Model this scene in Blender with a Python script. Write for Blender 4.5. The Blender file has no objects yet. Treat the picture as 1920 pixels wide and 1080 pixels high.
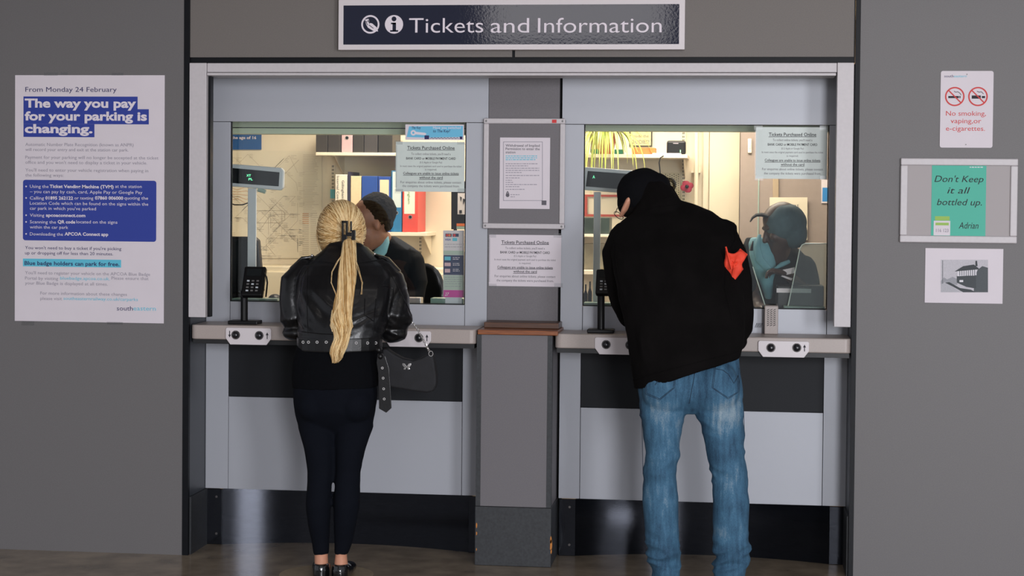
import bpy, bmesh, math, random
import numpy as np
from mathutils import Vector, Matrix, noise
from mathutils.bvhtree import BVHTree

random.seed(7)
scene = bpy.context.scene
COL = scene.collection
# ------------------------------------------------------------------ camera
FPX = 3400.0
TH = math.atan(416 / FPX); PH = math.radians(1.54); RO = .009
PPX, PPY = 960.0, 471.0
CAM = Vector((8.5 * math.tan(TH), -8.5, 1.725))
FW = Vector((-math.sin(TH) * math.cos(PH), math.cos(TH) * math.cos(PH), -math.sin(PH)))
_ri = FW.cross(Vector((0, 0, 1))).normalized(); _up = _ri.cross(FW)
RI = _ri * math.cos(RO) + _up * math.sin(RO)
UP = -_ri * math.sin(RO) + _up * math.cos(RO)
cd = bpy.data.cameras.new('camera'); cam = bpy.data.objects.new('camera', cd); COL.objects.link(cam)
cam.matrix_world = Matrix(((RI.x, UP.x, -FW.x, CAM.x), (RI.y, UP.y, -FW.y, CAM.y), (RI.z, UP.z, -FW.z, CAM.z), (0, 0, 0, 1)))
cd.sensor_width = 36; cd.lens = FPX / 1920 * 36
cd.shift_x = 0; cd.shift_y = (PPY - 540) / 1920
scene.camera = cam
# ------------------------------------------------------------------ light
scene.view_settings.view_transform = 'Standard'
scene.view_settings.look = 'None'
scene.view_settings.exposure = -0.2
scene.view_settings.gamma = 1.0
scene.view_settings.use_curve_mapping = False
w = bpy.data.worlds.new('station daylight'); scene.world = w; w.use_nodes = True
w.node_tree.nodes['Background'].inputs[0].default_value = (.88, .91, 1.0, 1)
w.node_tree.nodes['Background'].inputs[1].default_value = 0.68

def area(name, loc, target, sx, sy, power, col):
    l = bpy.data.lights.new(name, 'AREA'); l.shape = 'RECTANGLE'; l.size = sx; l.size_y = sy
    l.energy = power; l.color = col
    o = bpy.data.objects.new(name, l); COL.objects.link(o); o.location = loc
    o.rotation_euler = (Vector(target) - Vector(loc)).to_track_quat('-Z', 'Y').to_euler()
    return o
area('entrance daylight', (3.4, -12.6, 2.2), (0, 0, 1.0), 1.5, 3.4, 600, (.94, .95, 1.0))
area('entrance daylight', (6.9, -12.6, 2.2), (.3, 0, 1.0), 1.5, 3.4, 600, (.94, .95, 1.0))
area('clerestory daylight', (-.9, -14, 4.2), (0, 0, 1.2), 2.3, 1.1, 34, (1.0, .96, .95))
area('added overhead fill', (0.2, -1.5, 3.08), (0.1, -.6, 0), 3.6, .4, 9, (1.0, .93, .88))  # unseen overhead light, added for general fill
area('office lamp', (-.55, 1.15, 2.62), (-.55, 1.15, 0), 1.2, .35, 50, (1.0, .86, .73))
area('office lamp', (.85, 1.15, 2.62), (.85, 1.15, 0), 1.2, .35, 50, (1.0, .86, .73))

# ------------------------------------------------------------------ helpers
def P(px, py, Y):
    """the world point on the plane y = Y that the photo shows at this pixel"""
    d = FW + RI * ((px - PPX) / FPX) - UP * ((py - PPY) / FPX)
    return CAM + d * ((Y - CAM.y) / d.y)
def RAY(px, py):
    return (FW + RI * ((px - PPX) / FPX) - UP * ((py - PPY) / FPX)).normalized()
def RC(x0, y0, x1, y1, Y):
    xm, ym = (x0 + x1) / 2, (y0 + y1) / 2
    return P(x0, ym, Y).x, P(x1, ym, Y).x, P(xm, y1, Y).z, P(xm, y0, Y).z   # x0,x1,z0,z1
def PXM(Y):
    return (Y + 8.5) / FPX                                                  # metres per pixel at plane Y
def lin(c):
    return tuple(((v / 255) / 12.92 if v / 255 <= .04045 else ((v / 255 + .055) / 1.055) ** 2.4) for v in c)

MATS = {}
def pm(name, col, rough=.6, metal=0, var=.0, vs=30, bump=0, bs=200, coat=0, spec=.5, col2=None, stretch=None, detail=4, emit=None, sheen=0):
    m = bpy.data.materials.new(name); m.use_nodes = True
    nt = m.node_tree; b = nt.nodes['Principled BSDF']
    b.inputs['Roughness'].default_value = rough; b.inputs['Metallic'].default_value = metal
    b.inputs['Coat Weight'].default_value = coat; b.inputs['Specular IOR Level'].default_value = spec
    b.inputs['Coat Roughness'].default_value = .08
    b.inputs['Sheen Weight'].default_value = sheen
    c = lin(col); b.inputs['Base Color'].default_value = (*c, 1)
    if emit:
        b.inputs['Emission Color'].default_value = (*lin(col), 1); b.inputs['Emission Strength'].default_value = emit
    tc = nt.nodes.new('ShaderNodeTexCoord'); mp = nt.nodes.new('ShaderNodeMapping')
    nt.links.new(tc.outputs['Object'], mp.inputs[0])
    if stretch: mp.inputs['Scale'].default_value = stretch
    if var or col2:
        n = nt.nodes.new('ShaderNodeTexNoise'); n.inputs['Scale'].default_value = vs; n.inputs['Detail'].default_value = detail
        nt.links.new(mp.outputs[0], n.inputs['Vector'])
        r = nt.nodes.new('ShaderNodeValToRGB'); nt.links.new(n.outputs['Fac'], r.inputs[0])
        r.color_ramp.elements[0].position = .3; r.color_ramp.elements[1].position = .7
        if col2: a, d = c, lin(col2)
        else: a = tuple(v * (1 - var) for v in c); d = tuple(min(1, v * (1 + var)) for v in c)
        r.color_ramp.elements[0].color = (*a, 1); r.color_ramp.elements[1].color = (*d, 1)
        nt.links.new(r.outputs[0], b.inputs['Base Color'])
    if bump:
        n2 = nt.nodes.new('ShaderNodeTexNoise'); n2.inputs['Scale'].default_value = bs; n2.inputs['Detail'].default_value = 3
        nt.links.new(mp.outputs[0], n2.inputs['Vector'])
        bp = nt.nodes.new('ShaderNodeBump'); bp.inputs['Strength'].default_value = bump; bp.inputs['Distance'].default_value = .002
        nt.links.new(n2.outputs['Fac'], bp.inputs['Height']); nt.links.new(bp.outputs[0], b.inputs['Normal'])
    MATS[name] = m
    return m
def glass_mat(name, tint, rough=.02, refl=1.0):
    m = bpy.data.materials.new(name); m.use_nodes = True; nt = m.node_tree; nt.nodes.clear()
    out = nt.nodes.new('ShaderNodeOutputMaterial'); mx = nt.nodes.new('ShaderNodeMixShader')
    tr = nt.nodes.new('ShaderNodeBsdfTransparent'); tr.inputs[0].default_value = (*tint, 1)
    gl = nt.nodes.new('ShaderNodeBsdfGlossy'); gl.inputs['Roughness'].default_value = rough
    fr = nt.nodes.new('ShaderNodeFresnel'); fr.inputs[0].default_value = 1.5
    mu = nt.nodes.new('ShaderNodeMath'); mu.operation = 'MULTIPLY'; mu.inputs[1].default_value = refl
    nt.links.new(fr.outputs[0], mu.inputs[0]); nt.links.new(mu.outputs[0], mx.inputs[0])
    nt.links.new(tr.outputs[0], mx.inputs[1]); nt.links.new(gl.outputs[0], mx.inputs[2]); nt.links.new(mx.outputs[0], out.inputs[0])
    return m

wall_m = pm('grey speckled laminate', (105, 102, 102), .55, var=.10, vs=260, bump=.05, bs=300)
head_m = pm('warm grey laminate', (110, 104, 100), .6, var=.10, vs=260)
joint_m = pm('black joint', (10, 12, 17), .5, var=.2, vs=20, spec=.2)
panel_m = pm('silver grey metal panel', (172, 174, 181), .42, metal=.12, var=.03, vs=400, bump=.03, bs=500)
panel_d = pm('dark slate panel', (28, 30, 34), .6, var=.12, vs=300, spec=.25)
guide_m = pm('pale grey powder coat', (196, 190, 192), .45, var=.03, vs=60)
kick_m = pm('glossy black kick metal', (38, 40, 46), .11, metal=.8, var=.15, vs=30, bump=.03, bs=60, stretch=(1, 1, 6))
skirt_m = pm('scuffed slate skirting', (46, 48, 51), .55, var=.25, vs=90)
pillar_m = pm('mid grey laminate', (108, 104, 107), .55, var=.10, vs=260)
floor_m = pm('worn brown floor', (142, 127, 108), .20, var=.30, vs=7, bump=.06, bs=60, detail=8)
disc_m = pm('faded floor disc', (150, 132, 106), .5, var=.15, vs=40)
slab_m = pm('grey shading slab', (150, 146, 142), .8)  # for the added slab overhead, out of view
counter_m = pm('beige grey solid surface', (168, 156, 150), .38, var=.05, vs=200)
counter_shade = pm('black counter shade', (12, 13, 16), .5)  # near black, stands in for shade under the counters
plate_m = pm('white moulded plastic', (214, 206, 208), .35)
knob_m = pm('black rubber knob', (30, 30, 34), .22)
ink = pm('black ink', (34, 32, 40), .7)
navy = pm('navy ink', (40, 38, 92), .7)
grey_ink = pm('grey ink', (150, 144, 156), .7)
dgrey_ink = pm('dark grey ink', (96, 92, 100), .7)
paper = pm('white paper', (218, 209, 215), .6, var=.015, vs=8)
paper_g = pm('laminated paper', (205, 214, 208), .35, var=.03, vs=20, bump=.25, bs=25)
blue_ink = pm('royal blue print', (38, 58, 150), .6)
cyan_ink = pm('cyan print', (92, 190, 214), .6)
white_ink = pm('white print', (226, 216, 224), .6)
red_ink = pm('red print', (205, 50, 50), .6)
wood_m = pm('orange brown wood', (150, 86, 44), .4, col2=(112, 60, 30), vs=12, stretch=(1, 8, 14))
tape_m = glass_mat('clear tape', (.93, .93, .93), .3, 1.2)
chip_m = pm('exposed orange primer', (190, 120, 50), .7)
steel_m = pm('brushed steel', (190, 185, 186), .3, metal=.8)
screw_m = pm('dull screw', (90, 86, 84), .4, metal=.6)
sign_m = pm('dark navy enamel', (8, 12, 40), .05, bump=.07, bs=80, spec=.45)
cream_m = pm('cream office wall', (226, 214, 192), .8, var=.03, vs=5)
taupe_m = pm('taupe office wall', (150, 136, 128), .8, var=.04, vs=40)
door_m = pm('cream painted door', (234, 222, 198), .5, var=.02, vs=4)
shelf_m = pm('white shelf board', (230, 218, 196), .5)
black_pl = pm('black plastic', (10, 10, 12), .4, var=.1, vs=80, spec=.3)
screen_m = pm('black screen glass', (24, 28, 30), .12)
greypl = pm('light grey plastic', (196, 202, 208), .4)
lintel_m = pm('sage green shutter box', (200, 212, 188), .6)
green_led = pm('green display glow', (120, 255, 190), .5, emit=1.3)

class MB:
    def __init__(s): s.v = []; s.f = []
    def add(s, vs, fs):
        o = len(s.v); s.v += [tuple(v) for v in vs]; s.f += [tuple(o + i for i in f) for f in fs]; return s
    def box(s, x0, x1, y0, y1, z0, z1):
        return s.add([(x0,y0,z0),(x1,y0,z0),(x1,y1,z0),(x0,y1,z0),(x0,y0,z1),(x1,y0,z1),(x1,y1,z1),(x0,y1,z1)],
                     [(0,3,2,1),(4,5,6,7),(0,1,5,4),(1,2,6,5),(2,3,7,6),(3,0,4,7)])
    def prism(s, poly, y0, y1):                       # polygon in x,z
        n = len(poly)
        A = sum(poly[i][0]*poly[(i+1)%n][1]-poly[(i+1)%n][0]*poly[i][1] for i in range(n))
        if A < 0: poly = poly[::-1]
        vs = [(x, y0, z) for x, z in poly] + [(x, y1, z) for x, z in poly]
        return s.add(vs, [tuple(range(n)), tuple(range(2*n-1, n-1, -1))] + [(i, n+i, n+(i+1)%n, (i+1)%n) for i in range(n)])
    def plan(s, poly, z0, z1):                        # polygon in x,y
        n = len(poly)
        A = sum(poly[i][0]*poly[(i+1)%n][1]-poly[(i+1)%n][0]*poly[i][1] for i in range(n))
        if A < 0: poly = poly[::-1]
        vs = [(x, y, z0) for x, y in poly] + [(x, y, z1) for x, y in poly]
        return s.add(vs, [tuple(range(n-1, -1, -1)), tuple(range(n, 2*n))] + [(i, (i+1)%n, n+(i+1)%n, n+i) for i in range(n)])
    def loft(s, rings, cap=True):
        n = len(rings[0]); m = len(rings)
        vs = [p for r in rings for p in r]
        fs = [(i*n+j, i*n+(j+1)%n, (i+1)*n+(j+1)%n, (i+1)*n+j) for i in range(m-1) for j in range(n)]
        if cap: fs += [tuple(range(n-1, -1, -1)), tuple(range((m-1)*n, m*n))]
        return s.add(vs, fs)
    def tube(s, pts, rad, n=8, dome=False, up=None):
        pts = [Vector(p) for p in pts]
        if not isinstance(rad, (list, tuple)): rad = [rad]*len(pts)
        rad = [r if isinstance(r, tuple) else (r, r) for r in rad]
        if dome:
            d0 = (pts[0]-pts[1]).normalized(); d1 = (pts[-1]-pts[-2]).normalized(); r0, r1 = rad[0], rad[-1]
            k0, k1 = min(r0), min(r1)
            pts = [pts[0]+d0*k0*.95, pts[0]+d0*k0*.6] + pts + [pts[-1]+d1*k1*.6, pts[-1]+d1*k1*.95]
            rad = [(r0[0]*.3, r0[1]*.3), (r0[0]*.8, r0[1]*.8)] + rad + [(r1[0]*.8, r1[1]*.8), (r1[0]*.3, r1[1]*.3)]
        T = []
        for i in range(len(pts)):
            a = pts[max(i-1, 0)]; b = pts[min(i+1, len(pts)-1)]; T.append((b-a).normalized())
        u = Vector(up) if up else (Vector((0, 0, 1)) if abs(T[0].z) < .9 else Vector((1, 0, 0)))
        rings = []
        for p, t, r in zip(pts, T, rad):
            u = (u - t*u.dot(t)).normalized(); w_ = t.cross(u)
            rings.append([p + u*(math.cos(2*math.pi*k/n)*r[0]) + w_*(math.sin(2*math.pi*k/n)*r[1]) for k in range(n)])
        return s.loft(rings)
    def cyl(s, a, b, r, n=16): return s.tube([a, b], r, n)
    def ell(s, c, rx, ry, rz, n=16, m=10, M=None, pw=1):
        rings = []
        for i in range(1, m):
            t = math.pi*i/m; ring = []
            for k in range(n):
                a = 2*math.pi*k/n
                v = Vector((rx*math.sin(t)*math.cos(a), ry*math.sin(t)*math.sin(a), -rz*math.cos(t)))
                if M: v = M @ v
                ring.append(Vector(c)+v)
            rings.append(ring)
        return s.loft(rings)
    def disc(s, c, r, y, th=.002, n=24, sq=1):
        return s.prism([(c[0]+math.cos(2*math.pi*k/n)*r, c[1]+math.sin(2*math.pi*k/n)*r*sq) for k in range(n)], y-th, y)
    def ring(s, c, r0, r1, y0, y1, n=28):
        for k in range(n):
            a, b = 2*math.pi*k/n, 2*math.pi*(k+1)/n
            s.prism([(c[0]+math.cos(t)*r, c[1]+math.sin(t)*r) for t, r in ((a, r0), (b, r0), (b, r1), (a, r1))], y0, y1)
        return s
    def mesh(s, name):
        me = bpy.data.meshes.new(name); me.from_pydata(s.v, [], s.f); me.update(); return me
    def build(s, name, mat, parent=None, smooth=False, bevel=0, seg=2):
        me = s.mesh(name); return put(name, me, mat, parent, smooth, bevel, seg)

def put(name, me, mat, parent=None, smooth=False, bevel=0, seg=2, split=True):
    o = bpy.data.objects.new(name, me); COL.objects.link(o)
    if mat and not me.materials: me.materials.append(mat)
    if smooth:
        me.polygons.foreach_set('use_smooth', [True]*len(me.polygons))
        if split: e = o.modifiers.new('edges', 'EDGE_SPLIT'); e.split_angle = math.radians(50)
    if bevel:
        b = o.modifiers.new('bevel', 'BEVEL'); b.width = bevel; b.segments = seg; b.limit_method = 'ANGLE'; b.angle_limit = math.radians(40)
    if parent:
        o.parent = parent; o.matrix_parent_inverse = WM[parent.name].inverted(); WM[o.name] = Matrix()
    else:
        co = [v.co for v in me.vertices]
        c = Vector(((min(v.x for v in co)+max(v.x for v in co))/2, (min(v.y for v in co)+max(v.y for v in co))/2, min(v.z for v in co)))
        me.transform(Matrix.Translation(-c)); o.location = c; WM[o.name] = Matrix.Translation(c)
    return o
WM = {}
def thing(name, loc, label, cat, group=None):
    o = bpy.data.objects.new(name, None); COL.objects.link(o); o.location = loc; o.empty_display_size = .1
    WM[o.name] = Matrix.Translation(Vector(loc)); o['label'] = label; o['category'] = cat
    if group: o['group'] = group
    return o
def tag(o, label, cat, group=None):
    o['label'] = label; o['category'] = cat
    if group: o['group'] = group
    return o
def struct(name, mb, mat, parent=None, bevel=0):
    o = mb.build(name, mat, parent, bevel=bevel); o['kind'] = 'structure'; return o
def sempty(name, loc):
    o = bpy.data.objects.new(name, None); COL.objects.link(o); o.location = loc; WM[o.name] = Matrix.Translation(Vector(loc)); o['kind'] = 'structure'
    return o
def RB(mb, x0, y0, x1, y1, Y0, Y1):                    # box whose front face on plane Y0 covers these photo pixels
    a, b, c, d = RC(x0, y0, x1, y1, Y0); return mb.box(a, b, Y0, Y1, c, d)
def organic(name, mb, voxel, mat, parent, smooth=3, disp=None, fac=.5):
    me = mb.mesh(name); o = bpy.data.objects.new(name, me); COL.objects.link(o)
    r = o.modifiers.new('r', 'REMESH'); r.mode = 'VOXEL'; r.voxel_size = voxel
    if smooth:
        s = o.modifiers.new('s', 'SMOOTH'); s.iterations = smooth; s.factor = fac
    dg = bpy.context.evaluated_depsgraph_get()
    m2 = bpy.data.meshes.new_from_object(o.evaluated_get(dg)); bpy.data.objects.remove(o); m2.name = name
    if disp:
        n_ = len(m2.vertices); C_ = np.empty(n_*3, 'f'); N_ = np.empty(n_*3, 'f')
        m2.vertices.foreach_get('co', C_); m2.vertices.foreach_get('normal', N_)
        C_ = C_.reshape(-1, 3); N_ = N_.reshape(-1, 3)
        D_ = np.array([disp(Vector(c), None) for c in C_.tolist()], 'f')
        m2.vertices.foreach_set('co', (C_ + N_*D_[:, None]).ravel()); m2.update()
    m2.materials.clear(); m2.materials.append(mat)
    return put(name, m2, None, parent, smooth=True, split=False)
def bvh(o):
    dg = bpy.context.evaluated_depsgraph_get()
    me = o.data; off = o.location if not o.parent else Vector()
    return BVHTree.FromPolygons([v.co + off for v in me.vertices], [tuple(p.vertices) for p in me.polygons])
def onto(tree, px, py, out=.001):
    h = tree.ray_cast(CAM, RAY(px, py))
    if h[0] is None: return None
    return h[0] + h[1]*out
def seam(mb, tree, pts, r, n=5, out=.0005, steps=6):
    L = []
    for i in range(len(pts)-1):
        for k in range(steps):
            t = k/steps; L.append((pts[i][0]*(1-t)+pts[i+1][0]*t, pts[i][1]*(1-t)+pts[i+1][1]*t))
    L.append(pts[-1])
    Q = [onto(tree, x, y, out) for x, y in L]; Q = [q for q in Q if q is not None]
    if len(Q) > 1: mb.tube(Q, r, n)

# flat lettering: one text curve reused, each line scaled to the width it has in the photo
_tc = bpy.data.curves.new('lettering', 'FONT'); _tc.resolution_u = 2; _tc.fill_mode = 'FRONT'
_to = bpy.data.objects.new('lettering', _tc); COL.objects.link(_to)
def _letters(s, bold, shear, res=2):
    _tc.body = s; _tc.offset = bold; _tc.shear = shear; _tc.size = 1; _tc.resolution_u = res
    bpy.context.view_layer.update()
    me = bpy.data.meshes.new_from_object(_to.evaluated_get(bpy.context.evaluated_depsgraph_get()))
    V = [v.co.copy() for v in me.vertices]; F = [tuple(p.vertices) for p in me.polygons]
    bpy.data.meshes.remove(me); return V, F
_V, _F = _letters('H', 0, 0); CAPH = max(v.y for v in _V)
def text(mb, s, x0, x1, yb, h, Y, bold=0, shear=0, res=2, vert=False):
    """one line of lettering from pixel x0 to x1 on baseline yb, cap height h pixels"""
    V, F = _letters(s, bold, shear, res)
    if not V: return
    a = min(v.x for v in V); b = max(v.x for v in V)
    p0 = P(x0, yb, Y)
    sz = h*PXM(Y)/CAPH
    if vert:                                          # reads downwards; x0 = left of glyph feet, yb..x1 = top..bottom
        wid = (x1-yb)*PXM(Y)
        mb.add([(p0.x + v.y*sz, Y, p0.z - (v.x-a)/(b-a)*wid) for v in V], F)
    else:
        wid = (P(x1, yb, Y)-p0).x
        mb.add([(p0.x + (v.x-a)/(b-a)*wid, Y, p0.z + v.y*sz) for v in V], F)
def lettering(name, mat, parent, lines, Y, bold=0, shear=0, res=2, h=6):
    """large lines are parts of their own, lines of small print are joined as stuff"""
    mb = MB(); o = None; n = 0
    for L in lines:
        hh = L[4] if len(L) > 4 else h; t = mb if hh < 7 else MB(); n += hh < 7
        text(t, L[0], L[1], L[2], L[3], hh, Y, L[5] if len(L) > 5 else bold, shear, res)
        if hh >= 7: o = t.build(name, mat, parent)
    if mb.v:
        o = mb.build(name, mat, parent)
        if n > 1: o['kind'] = 'stuff'
    return o
def pieces(name, mat, parent, rects, Y, th=.0003):
    for r in rects: patch(MB(), *r, Y, th).build(name, mat, parent)
# ------------------------------------------------------------------ setting
Yb = .28                                               # plane of the two counter fronts, set back from the wall
XL0, XR0 = P(343, 600, 0).x, P(1604, 600, 0).x
TOPZ = 3.1
zj = P(960, 112, 0).z                                  # joint above the shutter rail
struct('floor', MB().box(-9, 9, -16, .62, -.1, 0), floor_m)
struct('wall_left', MB().box(-5, XL0, 0, .3, 0, TOPZ), wall_m)
struct('wall_right', MB().box(P(1606, 600, 0).x, 5, 0, .3, 0, TOPZ), wall_m)
ZH = P(960, 107, 0).z
wb = sempty('wall_back', (0, 0, ZH))
struct('panel', MB().box(P(353, 50, 0).x, P(960.5, 60, 0).x, 0, .28, ZH, TOPZ), head_m, wb)
struct('panel', MB().box(P(966, 60, 0).x, P(1601.5, 50, 0).x, 0, .28, ZH, TOPZ), head_m, wb)
struct('backing', MB().box(P(345, 50, 0).x, P(1604, 50, 0).x, .012, .3, ZH-.025, TOPZ-.01), joint_m, wb)
struct('shading_slab', MB().box(-5, 5, -3.6, .3, TOPZ, TOPZ+.15), slab_m)  # unseen slab, added so light enters level from the open side
# black vertical trims at the mouth of the recess, side returns
z1 = P(350, 1035, 0).z
struct('trim_1', MB().box(XL0+.001, P(354.5, 600, 0).x, -.004, .02, 0, TOPZ-.002), joint_m)
struct('trim_2', MB().box(P(1597, 600, 0).x, P(1605.5, 600, 0).x, -.004, .02, 0, TOPZ-.002), joint_m)
return_m = pm('dark grey return board', (52, 56, 62), .4, var=.12, vs=200)
XLr = P(354.5, 600, 0).x; XRr = P(1597, 600, 0).x
ZK = .283
struct('trim_3', MB().box(XLr-.03, XLr, .021, .55, ZK, ZH-.03), return_m)
struct('trim_4', MB().box(XRr, XRr+.03, .021, .55, ZK, ZH-.03), return_m)
struct('baseboard_left', MB().box(XLr-.03, XLr+.008, .021, .55, 0, ZK-.002), skirt_m)
struct('baseboard_right', MB().box(XRr-.008, XRr+.03, .021, .55, 0, ZK-.002), skirt_m)
# roller shutter surround
sh = thing('roller_shutter_frame', (0, 0, P(960, 142, 0).z), 'pale grey roller shutter frame around the top and sides of both ticket windows', 'shutter frame')
yr = P(960, 142, -.01).z; yt = P(960, 118, -.01).z
xg0, xg1 = P(355.5, 350, -.01).x, P(387, 350, -.01).x; xh0, xh1 = P(1567, 350, -.01).x, P(1598, 350, -.01).x
zl, zr = P(370, 594.5, -.01).z, P(1582, 613, -.01).z
MB().box(xg0, xg1, -.02, .05, zl, yt).build('side_rail', guide_m, sh, bevel=.002)
MB().box(xh0, xh1, -.02, .05, zr, yt).build('side_rail', guide_m, sh, bevel=.002)
MB().box(xg1+.001, xh0-.001, -.01, .20, yr+.016, yt).build('top_rail', guide_m, sh, bevel=.003)
MB().box(xg1+.003, xh0-.006, -.022, .16, yr, yr+.013).build('bottom_slat', guide_m, sh, bevel=.003)
MB().box(xg1+.0012, xg1+.012, .012, .06, zl, yr-.002).build('brush_strip', joint_m, sh)

# ------------------------------------------------------------------ the two counter fronts
def bay(n, xa, xb, w0, w1, wt, wbm, ct, dk0, dk1, xs0, xs1):
    """xa..xb whole width px; w0..w1, wt..wbm window opening px; ct panel joint under counter; dk0..dk1 dark panel rows"""
    r = sempty('window_%d' % n, ((P(xa, 600, Yb).x+P(xb, 600, Yb).x)/2, Yb, ZK))
    g = .0012
    X = lambda p: P(p, 600, Yb).x
    Z = lambda p: P((xa+xb)/2, p, Yb).z
    def pan(x0, x1, z1, z0, m, y=Yb, d=.02):
        o = MB().box(x0+g, x1-g, y, y+d, z0+g, z1-g).build('panel', m, r, bevel=.001); o['kind'] = 'structure'; return o
    top = ZH-.03
    pan(X(xa), X(xb), top, Z(wt), panel_m)
    pan(X(xa), X(w0), Z(wt), Z(ct), panel_m); pan(X(w1), X(xb), Z(wt), Z(ct), panel_m)
    pan(X(w0), X(w1), Z(wbm), Z(ct), panel_m)
    pan(X(xa), X(xs0), Z(ct), ZK, panel_m); pan(X(xs1), X(xb), Z(ct), ZK, panel_m)
    pan(X(xs0), X(xs1), Z(ct), Z(dk1), panel_d, Yb+.003, .017)
    pan(X(xs0), X(xs1), Z(dk1), ZK, panel_m)
    # backing so the office does not show through the joints
    b = MB().box(X(xa), X(w0)-.004, Yb+.021, Yb+.05, .3, top).box(X(w1)+.004, X(xb), Yb+.021, Yb+.05, .3, top)
    b.box(X(w0)-.004, X(w1)+.004, Yb+.021, Yb+.05, Z(wt)+.004, top).box(X(w0)-.004, X(w1)+.004, Yb+.021, Yb+.05, .3, Z(wbm)-.004)
    b.build('backing', joint_m, r)
    gp = MB().box(X(w0)+.001, X(w1)-.001, Yb+.008, Yb+.016, Z(wbm)+.001, Z(wt)-.001).build('glass_pane', GLASS, r)
    gk = MB().box(X(w0), X(w1), Yb+.006, Yb+.02, Z(wbm), Z(wbm)+.004).build('gasket', joint_m, r)
    MB().box(X(w0), X(w0)+.004, Yb+.004, Yb+.02, Z(wbm), Z(wt)).box(X(w1)-.004, X(w1), Yb+.004, Yb+.02, Z(wbm), Z(wt)).build('gasket', joint_m, r)
    # kick: two flat end boards and a sheet bowed inwards
    k0, k1 = X(xa)+.085, X(xb)-.085
    MB().box(X(xa)+.002, k0, Yb+.012, Yb+.06, 0, ZK-.003).build('end_board', kick_m, r, bevel=.002)
    MB().box(k1, X(xb)-.002, Yb+.012, Yb+.06, 0, ZK-.003).build('end_board', kick_m, r, bevel=.002)
    N = 40; sag = .125; poly = []
    for i in range(N+1):
        t = i/N; x = k0+(k1-k0)*t; poly.append((x, Yb+.02+sag*(1-(2*t-1)**2)))
    kk = MB().plan(poly + [(x, y+.012) for x, y in poly[::-1]], 0, ZK-.003).build('kick_plate', kick_m, r, smooth=True)
    for sx, sz in ((X(xa)+.055, .24), (X(xa)+.055, .055)):
        MB().disc((sx, sz), .006, Yb+.012, .002, 12).build('screw', screw_m, r)
    MB().box(k0, k1, Yb+.021, Yb+.3, ZK, ZK+.02).build('soffit', joint_m, r)
    return r
GLASS = glass_mat('window glass', (.93, .945, .93), .015, 1.0)
bay(1, 386, 913, 431, 871, 229, 568, 625, 640, 748, 429, 868)
bay(2, 1050, 1594, 1092, 1550, 234, 577, 640, 650, 769, 1090, 1546)
# strip between the windows, above the ledge
mc = sempty('trim_5', (0, Yb, 1.1))
struct('panel', MB().box(P(916, 300, Yb).x, P(1048.5, 300, Yb).x, Yb-.002, Yb+.03, 1.08, ZH-.03), pillar_m, mc)
struct('backing', MB().box(P(900, 400, Yb).x, P(1056, 400, Yb).x, Yb+.0505, Yb+.08, 0, ZH-.03), joint_m, mc)
struct('joint_strip', MB().box(P(907, 400, Yb).x, P(915.5, 400, Yb).x, Yb+.004, Yb+.03, 1.08, ZH-.03), joint_m, mc)
# lower pier
pr = sempty('wall_pier', (0, 0, 0))
zp = P(965, 628, -.01).z; xp0, xp1 = P(893, 800, 0).x, P(1034.5, 800, 0).x; zb = P(965, 951, 0).z
struct('panel', MB().box(xp0+.002, xp1-.002, 0, Yb-.001, zb+.001, zp-.001), pillar_m, pr, bevel=.002)
t_ = .022
struct('corner_strip', MB().box(xp0, xp0+t_, -.004, .03, zb+.002, zp-.002), skirt_m, pr)
struct('corner_strip', MB().box(xp1-t_, xp1, -.004, .03, zb+.002, zp-.002), skirt_m, pr)
struct('skirting', MB().box(xp0-.002, xp1+.002, -.006, Yb+.05, 0, zb), skirt_m, pr, bevel=.003)
ch = MB()
for (x, y, w_, h_) in ((893.5, 985, 3, 9), (893.5, 1000, 2.2, 6), (1033, 1012, 3, 12), (1033, 1022, 4, 18), (1033.5, 1034, 2.4, 8), (893.4, 1030, 2, 4)):
    c = P(x, y, -.0065)
    pts = [(c.x+math.cos(a)*w_*PXM(0)*random.uniform(.4, .7), c.z+math.sin(a)*h_*PXM(0)*random.uniform(.5, .7)) for a in [k*math.pi/4 for k in range(8)]]
    ch.prism(pts, -.0075, -.0062)
o = ch.build('paint_chip', chip_m, pr); o['label'] = 'orange chips where the paint has worn off the edges'
for (x, y, w_, h_) in ((1598, 985, 3, 20), (1598, 1000, 2.5, 30), (1598.5, 1035, 2, 14)):
    pass
wl = thing('wooden_ledge', (.02, .1, zp), 'orange brown wooden ledge on the pier between the two counters', 'ledge')
a, b, c, d = RC(895.5, 619, 1046, 628, -.015)
MB().box(a, b, -.015, Yb-.003, zp, zp+.022).build('board', wood_m, wl, bevel=.003)
MB().box(P(908, 610, .12).x, P(1048, 610, .12).x, .11, Yb-.003, zp+.0225, zp+.05).build('upstand', pm('dark walnut', (92, 58, 38), .4, col2=(70, 44, 30), vs=12, stretch=(1, 8, 14)), wl, bevel=.003)

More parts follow.
